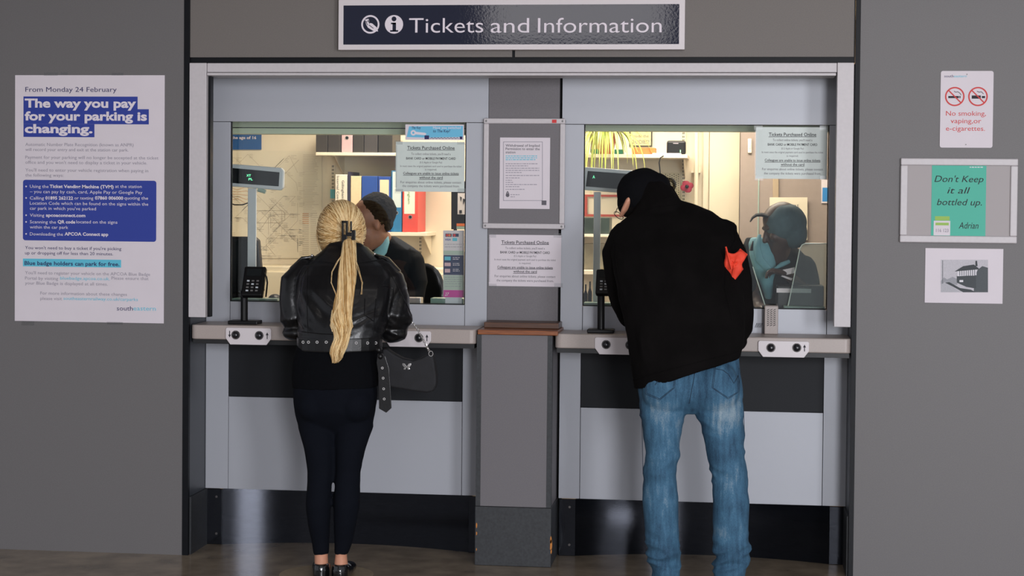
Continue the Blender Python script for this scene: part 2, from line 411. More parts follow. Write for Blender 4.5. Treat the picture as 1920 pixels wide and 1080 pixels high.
# ------------------------------------------------------------------ counters with induction loop plates
def arrow(mb, x, y, s, up, Y):
    c = P(x, y, Y); k = s*PXM(Y); q = 1 if up else -1
    pts = [(-.12, -1), (.12, -1), (.12, .15), (.42, .15), (0, 1), (-.42, .15), (-.12, .15)]
    mb.prism([(c.x+a*k, c.z+b*k*q) for a, b in pts], Y-.0006, Y)
def counter(xa, xb, yt, yb, label, plates):
    xm = (xa+xb)/2
    x0, x1 = P(xa, yt, 0).x, P(xb, yt, 0).x; zt, zb_ = P(xm, yt, 0).z, P(xm, yb, 0).z
    t = thing('counter_shelf', (xm and (x0+x1)/2, .14, zb_), label, 'counter', 'ticket window counters')
    poly = [(x0, Yb-.002), (x1, Yb-.002)]
    for a in range(0, 7): poly.append((x1-.03+.03*math.cos(a*math.pi/12), .03-.03*math.sin(a*math.pi/12)))
    for a in range(6, -1, -1): poly.append((x0+.03-.03*math.cos(a*math.pi/12), .03-.03*math.sin(a*math.pi/12)))
    MB().plan(poly, zb_, zt).build('worktop', counter_m, t, bevel=.006, seg=3)
    MB().box(x0+.01, x1-.01, .012, Yb-.003, zb_-.022, zb_-.001).build('under_shade', counter_shade, t)  # dark strip put in as the shade below the worktop
    for (px0, px1, py0, py1, knobs, marks) in plates:
        a, b, c, d = RC(px0, py0, px1, py1, -.012); k = .03; r_ = .006
        poly = [(a, d-r_), (a+r_, d), (b-r_, d), (b, d-r_), (b, c+k), (b-k*.75, c), (a+k*.75, c), (a, c+k)]
        p = MB().prism(poly, -.012, .0-.0005).build('hearing_loop_plate', plate_m, t, bevel=.002)
        mk = MB()
        for (kx, ky) in knobs:
            q = P(kx, ky, -.012)
            MB().ell((q.x, -.014, q.z), .0185, .016, .0185, 20, 12).build('knob', knob_m, p, smooth=True)
            MB().ring((q.x, q.z), .0185, .0215, -.0135, -.0121).build('knob_ring', screw_m, p)
        for (mx, my, s, up) in marks:
            mk = MB(); arrow(mk, mx, my, s, up, -.0122); mk.build('printed_arrow', ink, p)
    return t
counter(357, 893, 613.5, 640.5, 'beige left counter with two knob plates, the woman leaning on it', [
    (423, 508, 615, 646.5, [(442, 628), (486, 629)], [(430.5, 626.5, 6.5, False), (501, 629.5, 6.5, True)]),
    (722, 808, 620.5, 650.5, [(741, 633), (785.5, 633.5)], [(800.5, 633.5, 6.5, True)])])
counter(1040, 1597, 630.5, 658, 'beige right counter with two knob plates, the man bent over it', [
    (1115, 1200, 633, 665, [(1136.5, 646), (1181, 647)], []),
    (1421.5, 1517, 639.5, 670, [(1445.5, 652), (1494, 652)], [(1508.5, 652.5, 6.5, True)])])

# floor disc under the woman
c = P(615, 1073, 0)
def floor_pt(px, py, z=0):
    d = RAY(px, py); return CAM + d*((z-CAM.z)/d.z)
c = floor_pt(612, 1077)
e1 = floor_pt(705, 1077)
rr = (e1-c).length*.95
tag(MB().plan([(c.x+rr*math.cos(k*math.pi/24), c.y+rr*math.sin(k*math.pi/24)) for k in range(48)], 0, .0012).build('floor_marker', disc_m),
    'faded beige round floor marker under the woman', 'floor sticker')
# ------------------------------------------------------------------ signs and posters outside
def sheet(name, x0, y0, x1, y1, Y, mat, label, cat, th=.0015, group=None, corner=0):
    a, b, c, d = RC(x0, y0, x1, y1, Y)
    t = thing(name, ((a+b)/2, Y, c), label, cat, group)
    mb = MB()
    if corner:
        r = corner*PXM(Y); poly = []
        for cx, cz, a0 in ((b-r, d-r, 0), (a+r, d-r, 90), (a+r, c+r, 180), (b-r, c+r, 270)):
            for k in range(5): poly.append((cx+r*math.cos(math.radians(a0+k*22.5)), cz+r*math.sin(math.radians(a0+k*22.5))))
        mb.prism(poly, Y, Y+th)
    else: mb.box(a, b, Y, Y+th, c, d)
    mb.build('sheet', mat, t)
    return t
def patch(mb, x0, y0, x1, y1, Y, th=.0003, r=0):
    a, b, c, d = RC(x0, y0, x1, y1, Y)
    if r:
        r *= PXM(Y); poly = []
        for cx, cz, a0 in ((b-r, d-r, 0), (a+r, d-r, 90), (a+r, c+r, 180), (b-r, c+r, 270)):
            for k in range(5): poly.append((cx+r*math.cos(math.radians(a0+k*22.5)), cz+r*math.sin(math.radians(a0+k*22.5))))
        mb.prism(poly, Y, Y+th)
    else: mb.box(a, b, Y, Y+th, c, d)
    return mb
def poly_px(mb, pts, Y, th=.0003):
    mb.prism([(P(x, y, Y).x, P(x, y, Y).z) for x, y in pts], Y, Y+th); return mb
def line_px(mb, pts, w, Y):
    mb.tube([P(x, y, Y) for x, y in pts], (w*PXM(Y)/2, .0002), 4, up=None); return mb
def stroke(mb, pts, w, Y, th=.0003):
    k = w*PXM(Y)/2
    for i in range(len(pts)-1):
        a, b = P(*pts[i], Y), P(*pts[i+1], Y); d = Vector((b.x-a.x, b.z-a.z))
        if d.length < 1e-6: continue
        n = Vector((-d.y, d.x)).normalized()*k; e = d.normalized()*k*.6
        mb.prism([(a.x-e.x+n.x, a.z-e.y+n.y), (a.x-e.x-n.x, a.z-e.y-n.y), (b.x+e.x-n.x, b.z+e.y-n.y), (b.x+e.x+n.x, b.z+e.y+n.y)], Y, Y+th)
    return mb

def dashes(rows, w_, Y):
    rnd = random.Random(3); mb = MB()
    for x0, x1, y in rows:
        x = x0
        while x < x1-1.5:
            l = rnd.uniform(2, 6.5); patch(mb, x, y-w_/2, min(x+l, x1), y+w_/2, Y); x += l+1.1
    return mb
# big sign
sg = thing('hanging_sign', (0, -.05, P(960, 93, -.05).z), 'dark navy station sign in a white frame reading Tickets and Information', 'sign')
a, b, c, d = RC(635, -6, 1284, 93, -.05); e, f, g, h = RC(644, 9, 1273.5, 83.3, -.05)
MB().box(a, b, -.048, -.001, c, d).build('sign_box', plate_m, sg, bevel=.002)
fr = MB(); fr.box(a, e, -.053, -.047, c, d).box(f, b, -.053, -.047, c, d).box(e, f, -.053, -.047, c, g).box(e, f, -.053, -.047, h, d)
fr.build('sign_frame', plate_m, sg)
MB().box(e, f, -.0505, -.0485, g, h).build('sign_face', sign_m, sg)
Y = -.0512
lettering('sign_word', white_ink, sg, [('Tickets', 767, 906, 61.3, 27.5), ('and', 920, 992, 61.3, 27.5), ('Information', 1008.5, 1240.5, 61.3, 27.5)], Y, res=6, bold=-.004)
ic = MB(); q = P(694.4, 45.7, Y); ic.ring((q.x, q.z), 14.3*PXM(Y), 17.6*PXM(Y), Y-.0003, Y, 36)
poly_px(ic, [(684, 37), (691, 35), (693, 43), (698, 44), (706, 51), (709, 59), (700, 58), (690, 52), (687, 47)], Y)
ic.build('ticket_symbol', white_ink, sg)
ic = MB(); stroke(ic, [(685.5, 39), (689, 47)], 1.2, Y-.0006); stroke(ic, [(690, 37.5), (693, 44)], 1.2, Y-.0006); stroke(ic, [(687, 41), (691.5, 39.5)], 1, Y-.0006); stroke(ic, [(692, 47), (700, 53)], 1.2, Y-.0006)
ic.build('ticket_detail', sign_m, sg)
ic = MB(); q = P(738.8, 45.7, Y); ic.disc((q.x, q.z), 17.6*PXM(Y), Y, .0004, 36); ic.build('information_symbol', white_ink, sg)
ic = MB(); q = P(738.8, 35.5, Y); ic.disc((q.x, q.z), 4.6*PXM(Y), Y-.0005, .0003, 20)
for r_ in ((733, 42.5, 742.5, 45.5), (736, 42.5, 742.5, 58), (731.5, 56.5, 746.5, 59.5)): patch(ic, *r_, Y-.0008)
ic.build('letter_i', sign_m, sg)

# parking poster
Y = -.003
po = sheet('parking_poster', 28, 141, 308, 604, Y, paper, 'large white parking notice with blue heading on the left wall', 'poster')
T = Y-.0009; T2 = Y-.0014
hb = MB(); patch(hb, 44, 181, 258, 204.6, Y-.0006); patch(hb, 44, 204.5, 279, 232.8, Y-.0006); patch(hb, 44, 232.7, 177, 257, Y-.0006); hb.build('heading_block', blue_ink, po)
hb = MB(); patch(hb, 43, 338, 293, 452, Y-.0006, r=5); hb.build('blue_box', blue_ink, po)
hb = MB(); patch(hb, 43, 486, 227, 500.5, Y-.0006); hb.build('cyan_strip', cyan_ink, po)
lettering('heading', white_ink, po, [('The way you pay', 46.3, 255.3, 201, 16), ('for your parking is', 46.3, 275.5, 225, 16), ('changing.', 46.3, 173.4, 248.7, 16)], T2, bold=.035, res=3)
lettering('date_line', navy, po, [('From Monday 24 February', 47.5, 218.7, 172, 9.2)], T, res=3)
lettering('small_print', grey_ink, po, [
    ('Automatic Number Plate Recognition (known as ANPR)', 47.5, 250.5, 273.5), ('will record your entry and exit at the station car park.', 47.5, 240.7, 283),
    ('Payment for your parking will no longer be accepted at the ticket', 47.5, 297, 297.5), ("office and you won't need to display a ticket in your vehicle.", 47.5, 276, 307),
    ("You'll need to enter your vehicle registration when paying in", 47.5, 278, 321.4), ('the following ways:', 47.5, 119, 331),
    ("You'll need to register your vehicle on the APCOA Blue Badge", 47, 281.5, 514), ('Portal by visiting', 47, 109, 524.2), ('Please ensure that', 209, 278.6, 524.2),
    ('your Blue Badge is displayed at all times.', 47, 202, 533.3), ('For more information about these changes', 75.6, 238, 552.3), ('please visit', 75.6, 116, 562.2)], T)
lettering('web_address', cyan_ink, po, [('bluebadge.apcoa.co.uk.', 113, 206, 524.2), ('southeasternrailway.co.uk/carparks', 119, 258.5, 562.2)], T)
lettering('list_text', white_ink, po, [
    ('Using the', 56, 91, 352.2), ('Ticket Vending Machine (TVM)', 93, 213, 352.2, 6, .03), ('at the station', 216, 265.7, 352.2),
    ('– you can pay by cash, card, Apple Pay or Google Pay', 56, 267, 361.9), ('Calling', 56, 82.5, 374), ('01895 262122', 85, 137, 374, 6, .03), ('or texting', 139.5, 175, 374), ('07860 006000', 178, 231, 374, 6, .03), ('quoting the', 233, 277.6, 374),
    ('Location Code which can be found on the signs within the', 56, 278, 383.6), ("car park in which you've parked", 56, 180, 393.2), ('Visiting', 56, 83, 406.2), ('apcoaconnect.com', 86, 160, 406.2, 6, .03),
    ('Scanning the', 56, 105, 418.7), ('QR code', 108, 141, 418.7, 6, .03), ('located on the signs', 143, 220, 418.7), ('within the car park', 56, 127.8, 428.4),
    ('Downloading the', 56, 118, 441.4), ('APCOA Connect app', 121, 203, 441.4, 6, .03)], T2)
for y in (349.5, 371.2, 403.5, 416, 438.5): q = P(49, y, T2); MB().disc((q.x, q.z), 1.6*PXM(0), T2, .0003, 10).build('bullet', white_ink, po)
lettering('navy_text', navy, po, [("You won't need to buy a ticket if you're picking", 47, 227.5, 467), ('up or dropping off for less than 20 minutes.', 47, 212, 476.8), ('Blue badge holders can park for free.', 46, 224, 496.6, 7.4, .02), ('south', 219, 249, 582, 8.5)], T)
lettering('logo_text', cyan_ink, po, [('eastern', 250, 292, 582, 8.5)], T)
pieces('tape', tape_m, po, [(x-w_/2, y-h_/2, x+w_/2, y+h_/2) for x, y, w_, h_ in ((95, 139, 26, 6), (120, 138, 14, 5), (220, 139, 22, 5), (52, 606, 24, 8), (215, 606, 30, 5))], Y-.0008)

# no smoking sign
Y = -.004
ns = sheet('no_smoking_sign', 1763, 133, 1862, 277, Y, paper, 'white no smoking or vaping sign with two red symbols', 'sign', .003, corner=4)
T = Y-.0006
rg = MB(); 
for cx in (1790.2, 1833.7):
    q = P(cx, 181, T); rg.ring((q.x, q.z), 15*PXM(0), 17.6*PXM(0), T-.0003, T, 32); stroke(rg, [(cx-11.5, 169.5), (cx+11.5, 192.5)], 2.2, T-.0006)
rg.build('prohibition_ring', red_ink, ns)
ci = MB(); patch(ci, 1778, 180, 1798, 184, T); patch(ci, 1799, 180, 1801, 184, T)
stroke(ci, [(1789, 171), (1792, 173), (1796, 172), (1800, 175), (1802, 178)], 1, T); ci.build('cigarette_symbol', ink, ns); ci = MB()
patch(ci, 1822, 179, 1839, 185, T); patch(ci, 1841, 180, 1847, 184, T); stroke(ci, [(1832, 171), (1836, 173), (1840, 172), (1844, 176)], 1, T)
ci.build('cigarette_symbol', ink, ns)
lettering('warning_text', red_ink, ns, [('No smoking,', 1773.6, 1848.6, 216.8, 8.5), ('vaping,or', 1782.4, 1839.8, 230.8, 8.5), ('e-cigarettes.', 1773.6, 1846.8, 245, 8.5)], T, res=3)
lettering('logo_text', navy, ns, [('south', 1770.6, 1788, 145, 4.8)], T); lettering('logo_text', cyan_ink, ns, [('eastern', 1788.5, 1812.5, 145, 4.8)], T)
sc = MB(); 
for x, y in ((1813, 139.5), (1811, 271)): q = P(x, y, T); MB().disc((q.x, q.z), 1.2*PXM(0), T, .0004, 10).build('screw', screw_m, ns)

# snap frames
def snap_frame(name, x0, y0, x1, y1, w_, Y, mat_b, label):
    a, b, c, d = RC(x0, y0, x1, y1, Y)
    t = thing(name, ((a+b)/2, Y, c), label, 'frame'); k = w_*PXM(Y)
    MB().box(a+k*.5, b-k*.5, Y+.008, Y+.016, c+k*.5, d-k*.5).build('backboard', mat_b, t)
    for (A, B) in (((a, c+k/2), (b, c+k/2)), ((a, d-k/2), (b, d-k/2))):
        MB().box(A[0], B[0], Y-.002, Y+.0155, A[1]-k/2, A[1]+k/2).build('rail', guide_m, t, bevel=.005, seg=4)
    for X_ in (a+k/2, b-k/2):
        MB().box(X_-k/2, X_+k/2, Y-.002, Y+.0155, c+k, d-k).build('rail', guide_m, t, bevel=.005, seg=4)
    return t, (a, b, c, d, k)
nb, (a, b, c, d, k) = snap_frame('notice_frame', 906, 222, 1059, 429, 10, Yb-.03, pillar_m, 'silver snap frame on the middle pier holding a typed notice')
corner_m = pm('grey corner cap', (120, 118, 118), .4, metal=.3)
for X_, Z_ in ((a+k/2, c+k/2), (b-k/2, c+k/2), (a+k/2, d-k/2), (b-k/2, d-k/2)):
    MB().ell((X_, Yb-.021, Z_), k*.58, .012, k*.58, 16, 10).build('corner_cap', corner_m, nb, smooth=True)
o = MB(); patch(o, 1035, 224.3, 1043.5, 230.5, Yb-.033, .002); o.build('red_tag', red_ink, nb)
Y = Yb-.024
wn = sheet('typed_notice', 937, 258, 1031, 391.5, Y, paper, 'white typed notice with a thin border inside the silver frame between the windows', 'notice', .001)
T = Y-.0005
o = MB(); stroke(o, [(944, 266), (1017, 266), (1017, 376), (944, 376), (944, 266)], 1, T); o.build('border', grey_ink, wn)
lettering('heading', dgrey_ink, wn, [('Withdrawal of Implied', 948, 1012, 275, 4.6), ('Permission to enter the', 948, 1012, 281.2, 4.6), ('station', 948, 966.5, 287.5, 4.6)], T, bold=.01)
dashes([(948, 1007, 292.5), (948, 1007, 296), (948, 1004, 299.5)], 1.5, T).build('printed_line', cyan_ink, wn)
dashes([(948, x1, y) for y, x1 in ((307, 1010), (311, 990), (315.5, 1011), (319.5, 1011), (323.5, 978), (329, 1011), (333.5, 975), (338, 960), (342, 962), (346, 1008), (350, 975), (355, 985))], 1.3, T).build('printed_line', grey_ink, wn)
o = MB(); q = P(951.7, 366, T); o.disc((q.x, q.z), 3.6*PXM(Y), T, .0003, 12); stroke(o, [(949.5, 363), (951.7, 359), (954, 363)], 1.5, T); o.build('crest', dgrey_ink, wn)
o = MB(); patch(o, 1015.5, 376, 1024.5, 384.5, T-.0004); o.build('logo_square', dgrey_ink, wn)
dashes([(957, 974, 365), (957, 966, 369)], 1.3, T).build('printed_line', grey_ink, wn)

def online_notice(x0, y0, x1, y1, Y, label, mat, rows, cx, back=True):
    t = sheet('ticket_notice', x0, y0, x1, y1, Y, mat, label, 'notice', .0008, group='Tickets Purchased Online notices')
    T = Y-.0005
    S = [('Tickets Purchased Online', 44.5, 6.2, .012), ("To collect online tickets, you'll need a", 37, 4.2, 0), ('BANK CARD or MOBILE PAYMENT CARD', 46.5, 4.4, .012), ('(E.G Apple or Google Pay)', 21, 3.4, 0),
         ('In most cases the original payment card used to purchase the ticket', 57.5, 3.6, 0), ('is required.', 11, 3.6, 0), ('Colleagues are unable to issue online tickets', 52, 4.6, .012), ('without the card', 22, 4.6, .012),
         ('For enquiries about online tickets, please contact', 57, 4.4, 0), ('the company the tickets were purchased from.', 53.5, 4.4, 0)]
    mb = MB(); m2 = MB()
    for (s, hw, h_, bd), y in zip(S, rows):
        text(mb if bd else m2, s, cx-hw, cx+hw, y, h_, T, bd)
    for i in (0, 6, 7): stroke(mb, [(cx-S[i][1], rows[i]+1.6), (cx+S[i][1], rows[i]+1.6)], .8, T)
    mb.build('bold_text', ink, t)['kind'] = 'stuff'; m2.build('body_text', dgrey_ink, t)['kind'] = 'stuff'
    pieces('tape', tape_m, t, [(x-8, y-4, x+8, y+4) for (x, y) in ((x0+5, y0+1), (x1-6, y0+1), (x0+6, y1-1), (x1-5, y1-2))]+[(x0-2, y0+6, x0+2, y1-8)], Y-.001)
    return t
online_notice(917, 440.5, 1052, 537, Yb-.005, 'taped white ticket notice on the pier below the silver frame', paper, [457, 467, 475, 481.5, 488, 495, 503, 511, 519.5, 527.5], 984.5)
online_notice(742, 266, 871, 359.5, Yb+.004, 'pale laminated ticket notice stuck on the left window glass', paper_g, [280, 290.5, 299, 306, 313, 319.5, 327, 335, 343.5, 350.5], 808)
online_notice(1417, 238.5, 1551, 335.5, Yb+.004, 'crinkled laminated ticket notice in the top right of the right window', paper_g, [255, 264.5, 273, 280, 287, 294, 302.5, 310.5, 319, 327], 1486)

# sticker "The Key"
Y = Yb+.003
ks = sheet('window_sticker', 760, 233.5, 870, 262.5, Y, paper, 'small blue and white key sticker at the top of the left window', 'sticker', .0008)
kb = pm('sky blue print', (104, 186, 220), .5); T = Y-.0005
o = MB(); poly_px(o, [(767, 237), (868, 236), (868, 257), (798, 258), (762.5, 257)], T); o.build('blue_field', kb, ks)
o = MB(); q = P(775, 249, T); o.ring((q.x, q.z), 2.2*PXM(Y), 5.2*PXM(Y), T-.0008, T-.0004, 20); poly_px(o, [(779, 247), (797, 249), (800, 251), (797, 253.5), (779, 252)], T-.0004); o.build('key_symbol', white_ink, ks)
lettering('sticker_text', navy, ks, [('The Key', 772, 789, 241.5, 4.5, .01), ('to The Key?', 812, 844, 248, 5, .01)], T-.0009, shear=.15)
lettering('sticker_text', white_ink, ks, [('Have you switched', 812, 864, 241.5, 4.5, .01)], T-.0009)
o = MB(); patch(o, 796, 254, 804.5, 261, T-.0012); patch(o, 862, 256, 867, 261, T-.0012); stroke(o, [(806+2*i, 260-(i % 3)) for i in range(28)], .9, T-.001); o.build('skyline_print', navy, ks)

# framed helpline board on right wall
hf, (a, b, c, d, k) = snap_frame('poster_frame', 1688, 297, 1908, 455.5, 13, -.018, pillar_m, 'landscape silver frame with a turquoise handwritten poster on the right wall')
hb_ = pm('grey poster backing', (158, 150, 150), .5); hf.children[0].data.materials[0] = hb_
Y = -.0112; tq = pm('turquoise paper', (62, 176, 152), .55)
tp_ = sheet('handwritten_poster', 1746.5, 310, 1848.5, 442.5, Y, tq, 'turquoise poster handwritten Dont Keep it all bottled up', 'poster', .001)
T = Y-.0005
lettering('handwriting', ink, tp_, [("Don't Keep", 1752, 1844, 341, 11.5), ('it all', 1776, 1819, 362.6, 11.5), ('bottled up.', 1756.5, 1841, 384.5, 11.5), ('Adrian', 1797.6, 1834.6, 428.4, 11.5)], T, shear=.25, res=3)
o = MB(); patch(o, 1750.6, 414, 1781.6, 441.3, T); o.build('contact_card', paper, tp_)
gm = pm('lime green print', (140, 180, 60), .5); o = MB(); patch(o, 1753, 405.5, 1780.5, 413.5, T); patch(o, 1754, 417.5, 1779, 422.5, T-.0004); o.build('green_banner', gm, tp_)
lettering('phone_number', grey_ink, tp_, [('116 123', 1755, 1778.5, 435, 6, .01)], T-.0005)
dashes([(1818, 1843, 313.5)], 1.6, T).build('printed_line', white_ink, tp_)
# photo print
Y = -.003
pp_ = sheet('photo_print', 1734.5, 466, 1880.5, 568.5, Y, paper, 'white print of a black and white signal box photograph on the right wall', 'photograph', .0012)
T = Y-.0005
def flat(name, col, pts_list, dz=0):
    o = MB()
    for p in pts_list: poly_px(o, p, T-dz)
    return o.build(name, pm(name+' tone', col, .6, var=.12, vs=400), pp_)
flat('sky', (190, 186, 192), [[(1764, 487), (1852.5, 487), (1852.5, 548), (1764, 548)]])
flat('bank', (70, 76, 80), [[(1826, 548), (1826, 520), (1834, 505), (1842, 499), (1852.5, 502), (1852.5, 548)]], .0004)
flat('trees', (150, 150, 156), [[(1764, 527), (1770, 520), (1776, 524), (1786, 519), (1795, 523), (1795, 534), (1764, 534)]], .0004)
flat('platform', (176, 174, 180), [[(1764, 533), (1772, 529), (1786, 538), (1800, 548), (1764, 548)]], .0006)
flat('track', (48, 54, 58), [[(1772, 530), (1780, 529), (1800, 540), (1820, 543), (1830, 548), (1806, 548), (1786, 537)]], .0008)
flat('brick_base', (54, 60, 64), [[(1794, 517), (1830, 517), (1830, 541), (1812, 538), (1794, 530)]], .0008)
flat('window_band', (214, 210, 216), [[(1795, 507), (1831, 503), (1831, 516), (1795, 518)]], .0011)
flat('roof', (44, 50, 54), [[(1790, 509), (1806, 499), (1826, 496), (1835, 503), (1835, 505)], [(1829, 489), (1832, 489), (1833, 499), (1829, 499)]], .0014)
flat('window_bar', (80, 86, 90), [[(1799+4*i, 508-i*.4), (1800.2+4*i, 508-i*.4), (1800.2+4*i, 517), (1799+4*i, 517)] for i in range(8)], .0014)
flat('sign_board', (220, 218, 222), [[(1799, 525), (1806, 525), (1806, 529), (1799, 529)]], .0016)
flat('pole', (90, 94, 98), [[(1767, 488), (1768, 488), (1768, 532), (1767, 532)]], .001)

# speaker box, card terminals, on the outer counters
sp = thing('speaker_box', tuple(P(1445.5, 625, .20)), 'beige slotted intercom speaker standing on the right counter', 'speaker')
zc = P(1318, 630.5, 0).z
a, b, c, d = RC(1433.5, 573.5, 1459, 622, .20)
MB().box(a, b, .20, .275, zc+.0005, d).build('housing', counter_m, sp, bevel=.004)
o = MB()
for i in range(3):
    for j in range(9):
        x = 1438+i*6; y = 580+j*3.6; stroke(o, [(x, y+2.2), (x+4, y)], 1.1, .1996, .0003)
o.build('grille_slot', joint_m, sp)
o = MB()
for i in range(5): stroke(o, [(1419+i*2.6-3, 614), (1422+i*2.6-3, 606)], 1, Yb-.0006)
tag(o.build('grille_mark', joint_m), 'small dark slanting scratch marks on the sill beside the speaker', 'marks')

def terminal(label, xb, yb, xp, base_w, head, zc, Yt):
    q = P(xb, yb, Yt); t = thing('card_terminal', (q.x, q.y, zc), label, 'card reader', 'card readers on stands')
    hw = base_w*PXM(Yt)/2
    MB().box(q.x-hw, q.x+hw, Yt-.05, Yt+.05, zc+.0005, zc+.018).build('base_plate', black_pl, t, bevel=.004)
    MB().tube([(P(xp, 600, Yt).x, Yt, zc+.016), (P(xp, 545, Yt).x, Yt, P(xp, 545, Yt).z)], .0175, 16).build('pole', black_pl, t, smooth=False)
    (hx0, hy0, hx1, hy1) = head; a, b, c, d = RC(hx0, hy0, hx1, hy1, Yt)
    rot = Matrix.Rotation(math.radians(-28), 4, 'X'); ctr = Vector(((a+b)/2, Yt-.015, (c+d)/2))
    def loc(mb):
        mb.v = [tuple(ctr + (rot @ (Vector(v)-ctr))) for v in mb.v]; return mb
    hd = loc(MB().box(a, b, Yt-.035, Yt, c, d)).build('keypad_housing', black_pl, t, bevel=.008, seg=3)
    for i in range(3):
        for j in range(4):
            x = a+(b-a)*(.28+.22*i); z = c+(d-c)*(.16+.11*j)
            loc(MB().box(x-.006, x+.006, Yt-.039, Yt-.0352, z-.0035, z+.0035)).build('key', greypl if (i+j) % 3 == 0 else corner_m, hd)
    loc(MB().box(a+(b-a)*.16, b-(b-a)*.16, Yt-.037, Yt-.0352, c+(d-c)*.66, c+(d-c)*.9)).build('display', screen_m, hd)
    MB().tube([(b-.005, Yt-.02, d-.03), (b+.012, Yt-.03, d-.05), (b+.014, Yt-.02, (c+d)/2), (b+.002, Yt, c+.01)], .004, 8).build('cable', black_pl, t, smooth=True)
    return t
zcl = P(625, 613.5, 0).z
terminal('black card reader on a post on the left counter beside the woman', 459.5, 600, 458, 58, (458, 499, 498, 560), zcl, .12)
terminal('black card reader post on the right counter, mostly behind the man', 1127, 616, 1127, 50, (1118, 505, 1156, 556), zc, .12)
# ------------------------------------------------------------------ the office behind the glass
YW = 2.0
ZO = .32
struct('wall_inner_back', MB().box(-2.6, P(1388, 400, YW).x, YW, YW+.1, 0, 2.75), cream_m)
struct('wall_inner_right', MB().box(P(1387, 400, 1.7).x, 2.9, 1.7, 2.1, 0, 2.75), taupe_m)
struct('wall_inner_left', MB().box(-2.7, -2.6, .34, 2.1, 0, 2.75), cream_m)
struct('wall_inner_end', MB().box(2.8, 2.9, .34, 1.7, 0, 2.75), cream_m)
struct('ceiling_inner', MB().box(-2.7, 2.9, .34, 2.1, 2.75, 2.85), cream_m)
struct('floor_inner', MB().box(-2.6, 2.8, .64, 2.0, 0, ZO), floor_m)
struct('wall_front_inner', MB().box(-2.7, XLr-.03, .302, .34, 0, 2.75).box(XRr+.03, 2.9, .302, .34, 0, 2.75), cream_m)
# shutter boxes above the window heads, seen through the glass
for n, (x0, x1, yb_) in enumerate(((400, 905, 251.5), (1060, 1590, 246))):
    zb_ = P((x0+x1)/2, yb_, .5).z
    o = struct('trim_%d' % (6+n), MB().box(P(x0, 240, .5).x, P(x1, 240, .5).x, .5, .62, zb_, zb_+.4), lintel_m)
    MB().box(P(x0, 240, .5).x, P(x1, 240, .5).x, .492, .499, zb_+.028, zb_+.032).build('dark_line', joint_m, o)  # narrow dark strip along the box front
desk_m = pm('pale green desk edge', (150, 172, 162), .4)
zd = P(650, 577, .34).z
dk = thing('office_desk', (0, .49, 0), 'pale green edged office desk running behind both windows', 'desk')
MB().box(-1.9, 2.0, .345, .63, zd-.03, zd).build('desktop', desk_m, dk, bevel=.003)
for x in (-1.85, .03, 1.9): MB().box(x, x+.04, .38, .60, 0, zd-.031).build('leg', steel_m, dk)
led_m = pm('teal glass ledge', (112, 138, 130), .3)
for x0, x1, y0, y1 in ((434, 520, 560, 567.5), (807, 869, 559.5, 567.5), (1094, 1160, 568, 575), (1470, 1547, 575, 582)):
    a, b, c, d = RC(x0, y0, x1, y1, .36)
    tag(MB().box(a, b, .36, .46, zd+.001, d).build('paper_tray', led_m, bevel=.002),
        {434: 'teal grey tray on the sill below the black monitor', 807: 'teal grey tray on the sill below the card payment board', 1094: 'teal grey tray on the sill at the left of the right window', 1470: 'grey tray below the black ticket printer'}[x0], 'tray')
a, b, c, d = RC(764, 558, 789, 567, .40)
tag(MB().box(a, b, .40, .47, zd+.001, d).build('metal_box', steel_m, bevel=.003), 'small silver box on the desk below the dark suited clerk', 'box')

def flatthing(name, pts, Y, th, mat, label, cat, bevel=.002, parts=(), group=None):
    c = [P(x, y, Y) for x, y in pts]; cx = sum(v.x for v in c)/len(c); z = min(v.z for v in c)
    t = thing(name, (cx, Y, z), label, cat, group)
    MB().prism([(v.x, v.z) for v in c], Y, Y+th).build('body', mat, t, bevel=bevel)
    return t
def quad(x0, y0, x1, y1): return [(x0, y0), (x1, y0), (x1, y1), (x0, y1)]
# customer displays
ds = flatthing('customer_display', [(392, 304), (527, 314.5), (532, 320), (531, 352), (526, 357), (392, 346)], .45, .03, greypl, 'grey customer display tilted on a post at the left of the left window', 'display', .006)
o = MB(); poly_px(o, [(398, 311.5), (524, 323), (522.5, 349.5), (398, 340.5)], .4485, .001); o.build('screen', screen_m, ds)
o = MB(); text(o, 'XT', 462, 470.5, 331, 4.2, .4475, .02); text(o, 'PL', 466, 474, 338, 4.2, .4475, .02); o.build('display_text', green_led, ds)
MB().box(P(464, 400, .46).x, P(480, 400, .46).x, .462, .475, zd+.001, P(470, 353, .46).z).build('post', greypl, ds, bevel=.003)
MB().tube([P(425, 379, .47), P(440, 384, .47), P(455, 384, .47), P(466, 380, .47)], .003, 6).build('cable', black_pl, ds)
MB().tube([P(484, 355, .465), P(498, 360, .465)], (.012, .01), 8).build('tilt_knob', desk_m, ds)
ds = flatthing('customer_display', [(1097, 313), (1199, 320.5), (1203, 326), (1200, 362), (1194, 364.5), (1096, 356.5), (1092.5, 352), (1094.5, 316)], .45, .03, greypl, 'grey customer display tilted on a post beside the black beanie', 'display', .006)
o = MB(); poly_px(o, [(1102, 320.5), (1192, 327), (1190, 357), (1098.5, 349.5)], .4485, .001); o.build('screen', screen_m, ds)
o = MB(); text(o, 'A', 1111, 1115.5, 334.5, 5.5, .4475, .01); o.build('display_text', green_led, ds)
MB().box(P(1113, 400, .46).x, P(1126, 400, .46).x, .462, .475, zd+.001, P(1120, 360, .46).z).build('post', greypl, ds, bevel=.003)
